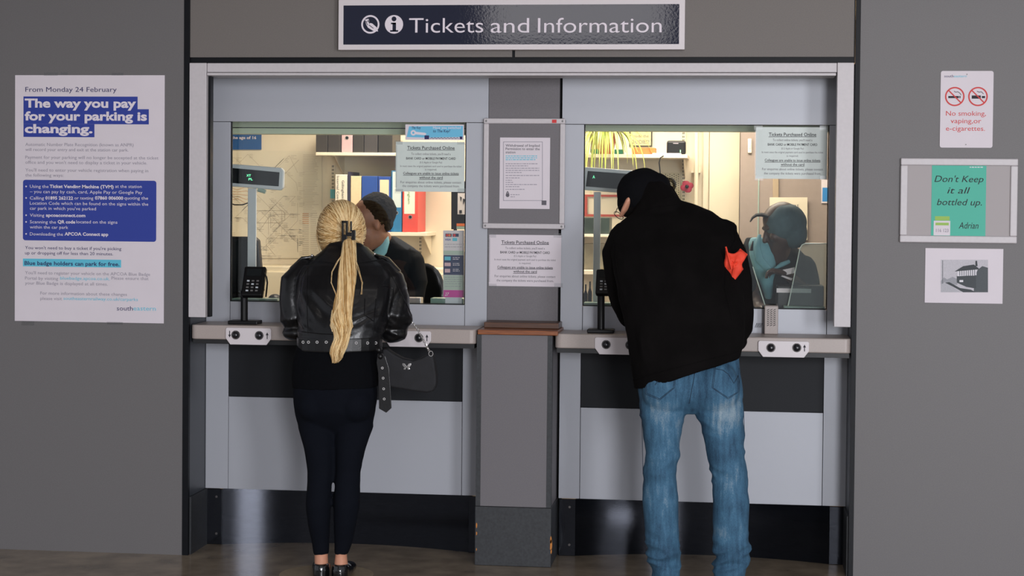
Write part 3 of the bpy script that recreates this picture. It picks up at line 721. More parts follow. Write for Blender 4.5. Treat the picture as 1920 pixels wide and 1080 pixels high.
# monitor
mo = thing('touchscreen_monitor', tuple(P(440, 574, .45)), 'black monitor standing behind the card reader in the left window', 'monitor')
pts = [(372, 443), (476, 444), (484, 451), (492, 545), (484, 557), (372, 559)]
MB().prism([(P(x, y, .50).x, P(x, y, .50).z) for x, y in pts], .50, .55).build('casing', black_pl, mo, bevel=.006)
o = MB(); poly_px(o, [(376, 449), (473, 450), (479, 456), (485, 541), (479, 549), (376, 551)], .4985, .001); o.build('screen', screen_m, mo)
MB().box(P(420, 560, .52).x, P(450, 560, .52).x, .515, .54, zd+.001, P(430, 556, .48).z).build('foot', black_pl, mo)
q = P(515, 560, .50)
tag(MB().ell((q.x, .50, zd+.028), .032, .05, .027, 16, 10).build('computer_mouse', black_pl, smooth=True), 'black rounded mouse on the desk left of the woman', 'mouse')

# back wall, left
S_ = YW-.004
bs = flatthing('age_sign', quad(372, 251, 490, 280.5), S_-.004, .004, pm('deep blue sign', (22, 84, 150), .5), 'blue wall sign reading the age of 16', 'sign', 0)
o = MB(); text(o, 'the age of 16', 434.5, 480.5, 260.5, 5.3, S_-.0045, .02); o.build('sign_text', white_ink, bs)
map_p = pm('cream map paper', (222, 212, 190), .7, var=.02, vs=8)
mp_ = flatthing('network_map', quad(360, 283, 603, 484), S_-.002, .002, map_p, 'large pale line map with list columns on the office back wall', 'map', 0)
rnd = random.Random(11)
line_m = pm('faded map line', (192, 180, 160), .7); line_o = pm('faded orange map line', (206, 160, 120), .7)
o1, o2 = MB(), MB(); Tm = S_-.0026
for k in range(34):
    x, y = rnd.uniform(380, 545), rnd.uniform(292, 475); pts = [(x, y)]; dr = rnd.choice([(1, 0), (0, 1), (1, 1), (1, -1)])
    for i in range(rnd.randint(2, 4)):
        l = rnd.uniform(10, 34); x = min(max(x+dr[0]*l, 372), 558); y = min(max(y+dr[1]*l, 288), 480); pts.append((x, y)); dr = rnd.choice([(1, 0), (0, 1), (1, 1), (1, -1), (-1, 1)])
    stroke(o1, pts, .8, Tm)
    for (ax, ay) in pts:
        for j in range(3): patch(o1, ax+3, ay+j*3-.4, ax+3+rnd.uniform(4, 11), ay+j*3+.5, Tm)
stroke(o1, [(487, 432), (505, 406), (520, 402), (562, 402)], 1.1, Tm); stroke(o1, [(476, 395), (530, 395), (534, 400), (534, 412), (524, 418), (480, 418), (474, 412), (474, 400), (476, 395)], 1.2, Tm)
stroke(o1, [(500, 460), (515, 478)], 1.2, Tm); stroke(o1, [(520, 340), (548, 312), (560, 300)], 1.2, Tm)
for i in range(9): stroke(o2, [(432, 352+i*3), (445, 356+i*2), (462, 350+i*4), (478, 362+i)], 1, Tm) if i % 2 == 0 else None
for i in range(38): patch(o1, 568, 290+i*3.1, 568+rnd.uniform(16, 30), 290.9+i*3.1, Tm)
for i in range(22): patch(o2 if i < 6 else o1, 567, 400+i*3.6, 579, 401.6+i*3.6, Tm); patch(o1, 582, 400+i*3.6, 592+rnd.uniform(0, 6), 401.2+i*3.6, Tm)
o1.build('map_line', line_m, mp_)['kind'] = 'stuff'; o2.build('map_line', line_o, mp_)
cb = thing('low_cupboard', tuple(P(620, 600, 1.8)), 'low cream cupboard along the back wall behind the clerk', 'cupboard')
a, b, c, d = RC(380, 501, 845, 620, 1.72); cb.location = ((a+b)/2, 1.8, ZO); WM[cb.name] = Matrix.Translation(cb.location)
MB().box(a, b, 1.72, 1.995, ZO+.001, d).build('carcass', door_m, cb, bevel=.004)
for i in range(5):
    xx0 = a+(b-a)*i/5; MB().box(xx0+.012, xx0+(b-a)/5-.012, 1.705, 1.719, ZO+.05, d-.03).build('door', door_m, cb, bevel=.003)
# shelves
def shelf(label, x0, x1, y0, y1, Yf, Yt=YW-.001, brackets=()):
    a, b, c, d = RC(x0, y0, x1, y1, Yf); t = thing('wall_shelf', ((a+b)/2, (Yf+Yt)/2, c), label, 'shelf')
    MB().box(a, b, Yf, Yt, c, d).build('board', shelf_m, t, bevel=.002)
    for bx in brackets:
        X_ = P(bx, y1, Yf+.05).x
        MB().prism([(0, 0), (.22, 0), (0, -.1)], 0, .004)
        o = MB(); o.add([(X_, Yf+.06, c-.001), (X_, Yt-.002, c-.001), (X_, Yt-.002, c-.11), (X_+.004, Yf+.06, c-.001), (X_+.004, Yt-.002, c-.001), (X_+.004, Yt-.002, c-.11)], [(0, 1, 2), (5, 4, 3), (0, 3, 4, 1), (1, 4, 5, 2), (2, 5, 3, 0)])
        o.build('bracket', shelf_m, t)
    return c, d
_, z1s = shelf('upper white shelf in the left window holding dark file boxes', 592, 815, 286, 292, 1.68, brackets=(626, 788))
_, z2s = shelf('lower white shelf in the left window holding coloured binders', 622, 800, 435, 442, 1.68, brackets=(640, 793))
def upright(x, y0, y1, label):
    a, b, c, d = RC(x-3, y0, x+3, y1, YW-.012); t = thing('shelf_upright', ((a+b)/2, YW-.006, c), label, 'shelf support')
    MB().box(a, b, YW-.012, YW-.001, c, d).build('channel', shelf_m, t)
    o = MB(); y = y0+2
    while y < y1-4: patch(o, x-1.6, y, x-.4, y+4, YW-.0125); patch(o, x+.6, y, x+1.8, y+4, YW-.0125); y += 6.5
    o.build('slot', joint_m, t)
upright(624, 308, 500, 'slotted white shelf upright left of the white binder')
upright(788, 300, 500, 'slotted white shelf upright right of the red binder')
def binder(x0, x1, y0, zs, col, label, lab=None, labcol=(226, 214, 196), hole=None, txt=None, group='lever arch files on the lower shelf', Y=1.70, y1=None):
    a, b, c, d = RC(x0, y0, x1, y1 or 435, Y)
    t = thing('ring_binder', ((a+b)/2, Y+.12, zs), label, 'binder', group)
    m = pm('binder board', col, .5, var=.05, vs=60)
    MB().box(a+.0008, b-.0008, Y, Y+.26, zs+.0008, d).build('cover', m, t, bevel=.003)
    if lab:
        o = MB(); patch(o, lab[0], lab[1], lab[2], lab[3], Y-.0006); o.build('spine_label', pm('spine paper', labcol, .6), t)
    if hole:
        q = P((x0+x1)/2, hole, Y); o = MB(); o.ring((q.x, q.z), .0085, .0115, Y-.0015, Y-.0002, 20); o.build('finger_ring', steel_m, t)
        o = MB(); o.disc((q.x, q.z), .0086, Y-.0003, .0005, 18); o.build('finger_hole', joint_m, t)
    if txt:
        for (s, xx, ya, yb_, m_) in txt:
            o = MB(); text(o, s, xx, yb_, ya, 4.6, Y-.0014, .005, vert=True); o.build('spine_text', m_, t)
    return t
gtx = pm('green ink', (60, 130, 70), .6)
b_ = binder
b_(628, 651, 327, z2s, (214, 206, 198), 'white binder with Gillingham and Internal Con on its spine', (629, 329, 650, 424), txt=[('Internal Con', 631.5, 330, 374, ink), ('Gillingham', 641, 338, 374, ink)])
b_(651.5, 656.5, 322, z2s, (40, 34, 60), 'thin dark purple binder between white and cream ones')
b_(657, 677, 330, z2s, (220, 200, 162), 'cream binder left of the plain blue binder')
b_(677.5, 708, 330, z2s, (26, 70, 150), 'plain royal blue binder above the clerks head')
b_(708.5, 732.5, 331, z2s, (24, 66, 150), 'dark blue binder with a cream and orange spine label', (712, 337, 729, 399), (222, 204, 170))
b_(733, 753.5, 320, z2s, (28, 108, 156), 'teal blue binder with a pale label and finger hole', (736, 322, 752, 389), (196, 206, 206), 399)
b_(754.5, 784, 326, z2s, (206, 66, 54), 'red binder with a white Gillingham label at the shelf end', (758, 328, 778, 401), (226, 216, 200), 407, [('Gillingham', 765, 345, 383, gtx)])
o = MB(); patch(o, 712, 337, 725, 346, 1.6988); patch(o, 721, 383, 729, 398, 1.6988); 
tag(MB().box(*RC(619, 355, 627, 372, 1.98)[:2], 1.985, 1.9995, *RC(619, 355, 627, 372, 1.98)[2:]).build('hanging_tag', cyan_ink), 'small turquoise tag hanging left of the white binder', 'tag')
G2 = 'files on the upper shelf'
b_(592, 614, 247, z1s, (52, 46, 42), 'dark grey box file at the left end of the upper shelf', group=G2, y1=286)
b_(614.5, 639, 247, z1s, (48, 42, 40), 'dark grey box file left of the pink binder', group=G2, y1=286)
b_(640, 661, 246, z1s, (196, 164, 168), 'dusty pink binder with a finger hole on the upper shelf', hole=258.5, group=G2, y1=286)
b_(662, 682, 247, z1s, (46, 42, 40), 'dark grey box file right of the pink binder', group=G2, y1=286)
b_(682.5, 708, 250, z1s, (58, 54, 56), 'grey box file second right of the pink binder', group=G2, y1=286)
b_(709, 736, 250, z1s, (36, 33, 32), 'charcoal box file beside the ticket notice edge', group=G2, y1=286)
# noticeboard fragments at the right of the left window
nbk = flatthing('dark_noticeboard', quad(846, 340, 905, 430), 1.3, .02, black_pl, 'black noticeboard with cards at the right of the left window', 'noticeboard')
o = MB(); patch(o, 858, 362, 880, 402, 1.298); o.build('pinned_card', paper, nbk)
o = MB(); poly_px(o, [(862, 368), (866, 370), (864, 378)], 1.296); poly_px(o, [(868, 372), (873, 374), (868, 384)], 1.296); patch(o, 861, 394, 866, 400, 1.296); o.build('card_print', ink, nbk)
or_m = pm('orange print', (222, 110, 50), .5); o = MB(); patch(o, 856, 419, 880, 424, 1.298); o.build('orange_strip', or_m, nbk)
o = MB(); patch(o, 856, 424.5, 880, 430, 1.297); o.build('pinned_card', desk_m, nbk)
MB().box(P(850, 400, 1.31).x, P(856, 400, 1.31).x, 1.3205, 1.335, ZO, P(850, 350, 1.31).z).build('stand', black_pl, nbk)
# card payment board
cp = flatthing('payment_board', quad(831, 432, 870, 558), .35, .006, paper, 'tall narrow card payment board inside the left window', 'sign', 0)
nv = pm('navy print', (26, 40, 84), .5); mg = pm('magenta print', (196, 50, 150), .5); pg = pm('pale green print', (176, 190, 178), .5)
o = MB(); patch(o, 831.5, 478.5, 869.5, 515.5, .3492); o.build('navy_band', nv, cp)
o = MB(); patch(o, 831.5, 516, 869.5, 543.5, .3492); patch(o, 831.5, 470, 869.5, 478, .3492); o.build('green_band', pg, cp)
o = MB(); patch(o, 831.5, 544, 869.5, 557.5, .3492); o.build('magenta_band', mg, cp)
o = MB(); patch(o, 835, 438, 847, 444, .349); patch(o, 848.5, 438, 860, 444, .349); o.build('card_symbol', nv, cp)
o = MB(); q = P(838.5, 441, .3485); o.disc((q.x, q.z), 2.6*PXM(.35), .3485, .0003, 14); q = P(852, 441, .3485); o.disc((q.x, q.z), 2.6*PXM(.35), .3485, .0003, 14); o.build('card_symbol', red_ink, cp)
o = MB(); q = P(843, 441, .3482); o.disc((q.x, q.z), 2.4*PXM(.35), .3482, .0003, 14); o.build('card_symbol', or_m, cp)
o = MB(); patch(o, 833.5, 481, 845, 488, .3486); patch(o, 848.5, 446, 857, 452, .3486); o.build('card_symbol', cyan_ink, cp)
pk = pm('pink print', (214, 176, 184), .5); o = MB(); patch(o, 833.5, 492.5, 845, 499, .3486); patch(o, 834, 504, 844, 511, .3486); o.build('card_symbol', pk, cp)
o = MB(); text(o, 'VISA', 834.5, 845, 451, 3.6, .3486, .02, shear=.2); o.build('card_text', blue_ink, cp)
o = dashes([(849, 862, y) for y in (483, 486, 494, 497, 505, 508)], 1, .3486); o.build('printed_line', white_ink, cp)
o = dashes([(834, 866, y) for y in (458, 463, 520, 524, 528, 532, 537)], .9, .3486); o.build('printed_line', grey_ink, cp)
o = MB(); text(o, '27', 834, 842, 554.5, 6, .3486, .01, shear=.3); o.build('card_text', white_ink, cp)
MB().box(P(835, 560, .36).x, P(866, 560, .36).x, .3565, .36, zd+.001, P(850, 556, .36).z).build('foot', greypl, cp)

# right window back wall
_, z3s = shelf('white shelf holding the spider plant and router', 1072, 1289, 289, 296, 1.62, brackets=(1100, 1281))
terra = pm('terracotta pot', (188, 96, 60), .7, var=.1, vs=30)
leafm = pm('yellow green leaf', (206, 206, 110), .5, col2=(150, 172, 66), vs=20, stretch=(1, 1, .3))
pl = thing('spider_plant', tuple(P(1136, 289, 1.72)), 'spider plant with long yellow green leaves hanging over the shelf', 'plant')
q = P(1134, 283, 1.69); pl.location = (q.x, q.y, z3s); WM[pl.name] = Matrix.Translation(pl.location)
rings = []
for r_, z in ((.045, 0), (.05, .02), (.068, .12), (.075, .125), (.075, .145), (.062, .145), (.06, .12)):
    rings.append([Vector((q.x+math.cos(2*math.pi*k/24)*r_, q.y+math.sin(2*math.pi*k/24)*r_, z3s+.001+z)) for k in range(24)])
MB().loft(rings).build('pot', terra, pl, smooth=False)
rnd = random.Random(5)
for k in range(78):
    a = rnd.uniform(0, 2*math.pi) if k % 3 else rnd.uniform(math.pi, 2*math.pi)
    reach = rnd.uniform(.10, .27); drop = rnd.uniform(.08, .42); top = rnd.uniform(.01, .06)
    if math.sin(a) > .3: reach *= .5
    base = Vector((q.x+math.cos(a)*.02, q.y+math.sin(a)*.02, z3s+.135)); d = Vector((math.cos(a), math.sin(a), 0)); side = Vector((-d.y, d.x, 0))
    vs = []; fs = []; N = 9; wd = rnd.uniform(.0045, .008)
    for i in range(N+1):
        t = i/N; p = base + d*(reach*(1-(1-t)**1.8)) + Vector((0, 0, top*math.sin(min(t*2.2, math.pi))*1.2 - drop*t**2.2))
        p.y = min(p.y, YW-.02)
        if p.y > 1.60: p.z = max(p.z, z3s+.012)
        ww = wd*math.sin(math.pi*min(1, .25+t*.76))+.0006
        vs += [p-side*ww, p+Vector((0, 0, -.0015)), p+side*ww]
    for i in range(N):
        for j in (0, 1): fs.append((3*i+j, 3*i+j+1, 3*i+j+4, 3*i+j+3))
    MB().add(vs, fs).build('leaf', leafm, pl, smooth=True)
def boxthing(name, x0, y0, x1, zs, Y, dp, mat, label, cat, bevel=.003):
    a, b, c, d = RC(x0, y0, x1, y0+4, Y); t = thing(name, ((a+b)/2, Y+dp/2, zs), label, cat)
    MB().box(a, b, Y, Y+dp, zs+.0008, d).build('body', mat, t, bevel=bevel); return t, (a, b, d)
boxthing('storage_tin', 1108, 279.5, 1122, z3s, 1.63, .03, pm('green tin', (34, 120, 84), .4), 'dark green tin on the shelf under the plant leaves', 'tin')
boxthing('storage_tin', 1152, 280, 1168, z3s, 1.65, .1, MATS['green tin'], 'dark green tin between plant and orange box', 'tin')
boxthing('card_box', 1185, 277, 1229, z3s, 1.66, .14, pm('orange card', (214, 118, 56), .6, var=.08, vs=30), 'orange cardboard box below the yellow sign', 'box')
ys = flatthing('yellow_sign', quad(1180, 238, 1223, 275), YW-.012, .01, pm('black frame', (40, 44, 40), .5), 'yellow framed sign reading inside the BODIES', 'sign')
o = MB(); patch(o, 1182.5, 240, 1220.5, 272.5, YW-.0135, .001); o.build('sign_face', pm('pale yellow card', (222, 210, 150), .6), ys)
o = MB(); text(o, 'inside the', 1186, 1216, 257.5, 5, YW-.0142, .01); text(o, 'BODIES!', 1186, 1217, 269.5, 7, YW-.0142, .012); o.build('sign_text', dgrey_ink, ys)
rt, (a, b, d) = boxthing('router', 1250, 263.5, 1286, z3s, 1.7, .05, black_pl, 'black router box on the right end of the plant shelf', 'router', .012)
o = MB(); patch(o, 1262, 268, 1272, 269.6, 1.6992); o.build('logo_mark', grey_ink, rt)
o = MB(); patch(o, 1275, 281, 1276.5, 286, 1.6992); o.build('status_light', pm('small green lamp', (150, 255, 170), .5, emit=1.5), rt)
MB().tube([P(1250, 288, 1.7), P(1246, 291, 1.63), P(1238, 296, 1.60), P(1236, 305, 1.60), P(1238, 326, 1.61)], .0035, 6).build('cable', black_pl, rt, smooth=True)
boxthing('paper_stack', 1223, 287, 1277, z3s, 1.63, .04, paper, 'white paper stack in front of the router', 'paper', 0)
pgm = pm('cream pegboard', (206, 194, 166), .6)
pg_ = flatthing('pegboard', quad(1237, 324, 1274, 402), YW-.02, .012, pgm, 'cream perforated pegboard below the plant shelf', 'pegboard')
o = MB()
for i in range(9):
    for j in range(18): q = P(1240+i*4, 327+j*4.2+(i % 2)*2.1, YW-.0205); o.disc((q.x, q.z), .0028, YW-.0202, .0006, 6)
o.build('hole', joint_m, pg_)
hp = thing('cable_coil', tuple(P(1256, 362, YW-.04)), 'black cable coil hanging on the pegboard', 'cable'); q = P(1256, 347, YW-.04)
for r_ in (.034, .028, .021): MB().tube([(q.x+math.cos(t)*r_, q.y+.004*math.sin(3*t), q.z+math.sin(t)*r_*1.15) for t in [k*math.pi/10 for k in range(21)]], .0026, 6).build('loop', black_pl, hp, smooth=True)
upright(1281.5, 246, 420, 'slotted white shelf upright left of the red poppy')
pp2 = thing('paper_poppy', tuple(P(1288, 362, 1.93)), 'dark red paper poppy with a black centre on the office wall', 'flower'); q = P(1288, 350, 1.93)
pop_m = pm('crimson paper', (170, 36, 66), .6, var=.15, vs=40)
for ang in (20, 110, 200, 290):
    an = math.radians(ang); cx, cz = q.x+math.cos(an)*.016, q.z+math.sin(an)*.016
    MB().ell((cx, q.y+.004*(ang % 3), cz), .023, .004, .020, 14, 8).build('petal', pop_m, pp2, smooth=True)
MB().ell((q.x, q.y-.008, q.z), .011, .006, .011, 12, 8).build('flower_centre', black_pl, pp2, smooth=True)
pi = thing('wall_pipe', (P(1305, 600, 1.9).x, 1.9, ZO), 'cream vertical pipe beside the office door', 'pipe')
MB().tube([(P(1304.5, 400, 1.9).x, 1.9, ZO+.001), (P(1304.5, 400, 1.9).x, 1.9, 2.7)], .0125, 14).build('pipe', door_m, pi, smooth=True)
for y in (322, 470):
    o = MB(); a, b, c, d = RC(1296, y-2, 1313, y+2, 1.905); o.box(a, b, 1.913, YW-.001, c, d); o.build('pipe_clip', shelf_m, pi)
dr = sempty('door_1', tuple(P(1357, 900, 1.96)))
struct('door_leaf', MB().box(P(1329, 400, 1.95).x, P(1386, 400, 1.95).x, 1.95, YW-.001, ZO+.001, 2.6), door_m, dr, bevel=.004)
struct('door_frame', MB().box(P(1317, 400, 1.97).x, P(1328.5, 400, 1.97).x, 1.975, YW-.001, ZO+.001, 2.65), shelf_m, dr, bevel=.004)
YT = 1.7
sw = flatthing('light_switch', quad(1402, 260, 1409.5, 287), YT-.012, .011, shelf_m, 'narrow cream light switch on the taupe wall', 'switch', .003)
o = MB(); patch(o, 1404, 268, 1407.5, 278, YT-.0145, .002); o.build('rocker', door_m, sw)
cdp = flatthing('cable_trunking', quad(1449, 246, 1460, 600), YT-.012, .011, pm('beige trunking', (168, 148, 122), .6), 'beige vertical cable trunking on the taupe wall', 'trunking')
o = MB(); patch(o, 1420, 330, 1422, 600, YT-.004, .0035)
tag(o.build('wall_strip', desk_m), 'thin vertical seam strip on the taupe wall left of the trunking', 'trim')
wp = flatthing('wall_notice', quad(1443, 370, 1514, 450), YT-.016, .002, map_p, 'cream paper notice on the wall behind the capped clerk', 'notice', 0)
o = MB(); text(o, 'nt', 1488, 1498, 388, 6, YT-.0168); o.build('notice_text', dgrey_ink, wp)
bn = flatthing('blue_notice', quad(1540, 337, 1590, 381), YT-.006, .004, paper, 'white notice with a blue panel at the right window edge', 'notice', 0)
o = MB(); patch(o, 1542, 352, 1588, 378, YT-.0065); o.build('blue_panel', pm('azure print', (40, 130, 200), .5), bn)
# lower left of the right window
rf = thing('red_frame', tuple(P(1130, 410, YW-.01)), 'red rectangular frame on the wall under the customer display', 'frame')
redf = pm('dull red frame', (180, 70, 56), .6)
for r_ in ((1096, 365, 1172, 369), (1096, 369, 1101, 402), (1167, 369, 1172, 402), (1096, 402, 1172, 406)):
    o = MB(); patch(o, *r_, YW-.012, .01); o.build('frame_bar', redf, rf)
_, z4s = shelf('white shelf at the left of the right window below the red frame', 1072, 1150, 439, 444.5, 1.6, brackets=(1090,))
boxthing('document_box', 1094, 408, 1143, z4s, 1.63, .2, pm('dark green box', (44, 56, 50), .4, var=.3, vs=15), 'dark green glossy box on the low shelf beside the man', 'box')
_, z5s = shelf('lowest white shelf in the right window behind the card reader post', 1072, 1150, 507, 515, 1.6)
tr = flatthing('taupe_file_tray', quad(1094, 452, 1138, 500), 1.75, .15, pm('mottled grey box', (150, 142, 122), .6, var=.2, vs=14), 'mottled grey box on the lowest shelf', 'box')
btm = pm('dark bottle', (26, 28, 34), .2)
tr.location.z = z5s; WM[tr.name] = Matrix.Translation(tr.location)
for i, (x, h_) in enumerate(((1098, .12), (1106, .135), (1115, .118))):
    q = P(x, 565, .62); r_ = .0105
    t = [(r_, 0), (r_, h_*.6), (r_*.4, h_*.75), (r_*.4, h_)]
    rings = [[Vector((q.x+math.cos(2*math.pi*k/14)*r, .62+math.sin(2*math.pi*k/14)*r, zd+.001+z)) for k in range(14)] for r, z in t]
    o = tag(MB().loft(rings).build('bottle', btm, smooth=True), ['leftmost small dark bottle on the desk in the right window', 'middle and tallest small dark bottle in the right window', 'small dark bottle nearest the card reader post in the right window'][i], 'bottle', 'small bottles on the desk')
# printer and clear screen
pr_, (a, b, d) = boxthing('ticket_printer', 1456, 535, 1545, zd, .47, .13, black_pl, 'black ticket printer with a white paper strip behind the right glass', 'printer', .008)
o = MB(); patch(o, 1456, 541, 1521, 549, .4685, .001); o.build('paper_strip', paper, pr_)
o = MB(); patch(o, 1530, 538, 1540, 560, .4685, .001); o.build('side_panel', panel_d, pr_)
acr = glass_mat('clear acrylic', (.80, .86, .84), .03, 1.6)
edge = pm('pale acrylic edge', (180, 196, 188), .25)
cs = thing('acrylic_screen', tuple(P(1513, 577, .42)), 'clear acrylic screen with a slanted edge in front of the capped clerk', 'screen')
pts = [(1510, 456.5), (1574, 457), (1574, 576), (1477, 577.5), (1500, 466), (1504, 459)]
pp3 = [(P(x, y, .42).x, max(P(x, y, .42).z, zd+.001)) for x, y in pts]
MB().prism(pp3, .42, .4235).build('clear_sheet', acr, cs)
o = MB(); o.tube([(pp3[i][0], .4217, pp3[i][1]) for i in (1, 0, 5, 4, 3)], .0026, 6); o.build('polished_edge', edge, cs, smooth=True)
rd = thing('slanted_rod', tuple(P(1435, 573, .33)), 'thin pale slanted rod rising behind the speaker box', 'rod')
MB().tube([P(1411.5, 500, .33), P(1435, 574, .33)], .0025, 6).build('rod', edge, rd)
MB().box(P(1429, 574, .33).x, P(1441, 574, .33).x, .32, .34, P(1435, 577, .33).z-.012, P(1435, 573, .33).z).build('holder', black_pl, rd)
# ------------------------------------------------------------------ people
skin_m = pm('warm skin', (206, 146, 118), .5, var=.05, vs=40)
skin_r = pm('ruddy skin', (132, 88, 72), .55, var=.07, vs=60)
skin_d = pm('deep brown skin', (58, 38, 30), .5, var=.06, vs=60)
leather_m = pm('black leather', (14, 14, 16), .36, bump=.25, bs=120, coat=.12, detail=6, spec=.4)
legging_m = pm('black navy jersey', (11, 14, 22), .9, var=.1, vs=200, spec=.12)
tee_m = pm('black knit', (8, 9, 13), .9, var=.15, vs=90, spec=.1)
wool_m = pm('black felt', (14, 12, 12), .95, var=.3, vs=6, bump=.3, bs=300, spec=.08)
hair_b = pm('golden blonde hair', (214, 172, 112), .42, col2=(248, 222, 172), vs=60, stretch=(1, 1, .12))
hair_b2 = pm('dark blonde root', (160, 118, 66), .45, col2=(206, 166, 104), vs=50, stretch=(1, 1, .3))
hair_d = pm('short dark brown hair', (14, 11, 10), .85, bump=.5, bs=300, spec=.08)
suit_m = pm('black suit cloth', (13, 16, 22), .85, var=.1, vs=200, spec=.15)
shirt_m = pm('light blue shirt', (122, 172, 184), .7, var=.05, vs=60)
patent_m = pm('black patent leather', (14, 14, 16), .1, coat=.5)
eye_m = pm('eye', (225, 220, 215), .2); iris_m = pm('dark iris', (40, 30, 24), .2)
silver_m = pm('bright silver', (225, 222, 220), .22, metal=.9)

def row(y, xl, xr, Y, ry, yl=None, yr=None, n=28, pw=1.0):
    """horizontal cross-section of a figure: photo row y spanning xl..xr, centred on plane Y, half depth ry; yl, yr tilt the ring"""
    A, B = P(xl, yl if yl else y, Y), P(xr, yr if yr else y, Y); c = (A+B)/2; h = (B-A)/2; ring = []
    for k in range(n):
        t = 2*math.pi*k/n; cs_, sn = math.cos(t), math.sin(t)
        cx = math.copysign(abs(cs_)**pw, cs_); sy = math.copysign(abs(sn)**pw, sn)
        ring.append(Vector((c.x+h.x*cx, Y+ry*sy, c.z+h.z*cx)))
    return ring
def limb(mb, pts, n=16):
    """pts: (px, py, Y, radius px [, second radius])"""
    mb.tube([P(p[0], p[1], p[2]) for p in pts], [((p[3])*PXM(p[2]), (p[4] if len(p) > 4 else p[3])*PXM(p[2])) for p in pts], n, dome=True)
def hand(mb, W, fdir, up, side, s=1.0, curl=.5):
    """palm + five separate fingers; W wrist, fdir towards fingers, up = back of the hand, side = thumb side"""
    f, u, sd = Vector(fdir).normalized(), Vector(up).normalized(), Vector(side).normalized()
    mb.tube([W, W+f*.03*s, W+f*.085*s], [(.022*s, .028*s), (.016*s, .038*s), (.013*s, .040*s)], 12, dome=True, up=u)
    for i, (o_, l) in enumerate(((.030, .072), (.010, .082), (-.011, .076), (-.031, .060))):
        b = W+f*.085*s+sd*o_*s; a1 = f*math.cos(curl*.4)-u*math.sin(curl*.4); a2 = f*math.cos(curl*1.2)-u*math.sin(curl*1.2); a3 = f*math.cos(curl*2)-u*math.sin(curl*2)
        mb.tube([b-f*.02*s, b+a1*l*.45*s, b+a1*l*.45*s+a2*l*.32*s, b+a1*l*.45*s+a2*l*.32*s+a3*l*.25*s], [.0092*s, .0088*s, .008*s, .0068*s], 8, dome=True)
    b = W+f*.025*s+sd*.025*s
    mb.tube([b, b+(f*.6+sd*.8-u*.2)*.035*s, b+(f*.6+sd*.8-u*.2)*.035*s+(f*.95+sd*.3-u*.25)*.03*s], [.012*s, .0105*s, .008*s], 8, dome=True)
def head(mb, C, yaw, pitch, roll=0, s=1.0):
    M = (Matrix.Rotation(yaw, 3, 'Z') @ Matrix.Rotation(pitch, 3, 'Y') @ Matrix.Rotation(roll, 3, 'X')) * s
    L = lambda x, y, z: Vector(C) + M @ Vector((x, y, z))
    E_ = lambda x, y, z, a, b, c: mb.ell(L(x, y, z), a, b, c, 18, 12, M=M)
    E_(-.012, 0, .035, .098, .077, .088); E_(.028, 0, -.035, .060, .058, .085); E_(.052, 0, -.098, .028, .030, .022); E_(.0, 0, -.06, .06, .056, .055)
    mb.tube([L(.088, 0, .012), L(.104, 0, -.012), L(.112, 0, -.032)], [.009*s, .011*s, .015*s], 8, dome=True)
    for q in (-1, 1):
        mb.tube([L(.074, q*.045, .024), L(.088, q*.02, .028)], [.010*s, .011*s], 8, dome=True)
        E_(.062, q*.038, -.03, .026, .022, .024)
        E_(-.004, q*.076, -.008, .015, .008, .027); E_(-.001, q*.081, -.014, .008, .007, .014)
    mb.tube([L(.080, -.02, -.060), L(.087, 0, -.058), L(.080, .02, -.060)], [.007*s, .009*s, .007*s], 8, dome=True)
    mb.tube([L(.076, -.016, -.072), L(.082, 0, -.073), L(.076, .016, -.072)], [.007*s, .009*s, .007*s], 8, dome=True)
    return L, M
def eyes(L, M, parent, s=1.0):
    for q in (-1, 1):
        e = MB().ell(L(.079, q*.031, .004), .011*s, .011*s, .011*s, 12, 8).build('eye', eye_m, parent, smooth=True)
        MB().ell(L(.0875, q*.032, .003), .004*s, .005*s, .005*s, 10, 6).build('iris', iris_m, e, smooth=True)
N3 = noise.noise
def cloth(amp, sc=14, str_=(1, 1, 1), ridge=False):
    def f(co, n):
        p = Vector((co.x*sc*str_[0], co.y*sc*str_[1], co.z*sc*str_[2]))
        v = N3(p)
        if ridge: v = (1-abs(v)*2.2)*.6 - .2 + .3*N3(p*2.3)
        return amp*v
    return f

def fold(co, cx, cz, r_, ang, fr):
    dx, dz = co.x-cx, co.z-cz; q = math.exp(-(dx*dx+dz*dz)/(r_*r_))
    if q < .02: return 0
    u = dx*math.cos(ang)+dz*math.sin(ang); v = -dx*math.sin(ang)+dz*math.cos(ang)
    return q*(.7-abs(N3(Vector((u*fr+cx*9, v*fr*.28, co.y*fr*.25+cz*5))))*2.4)
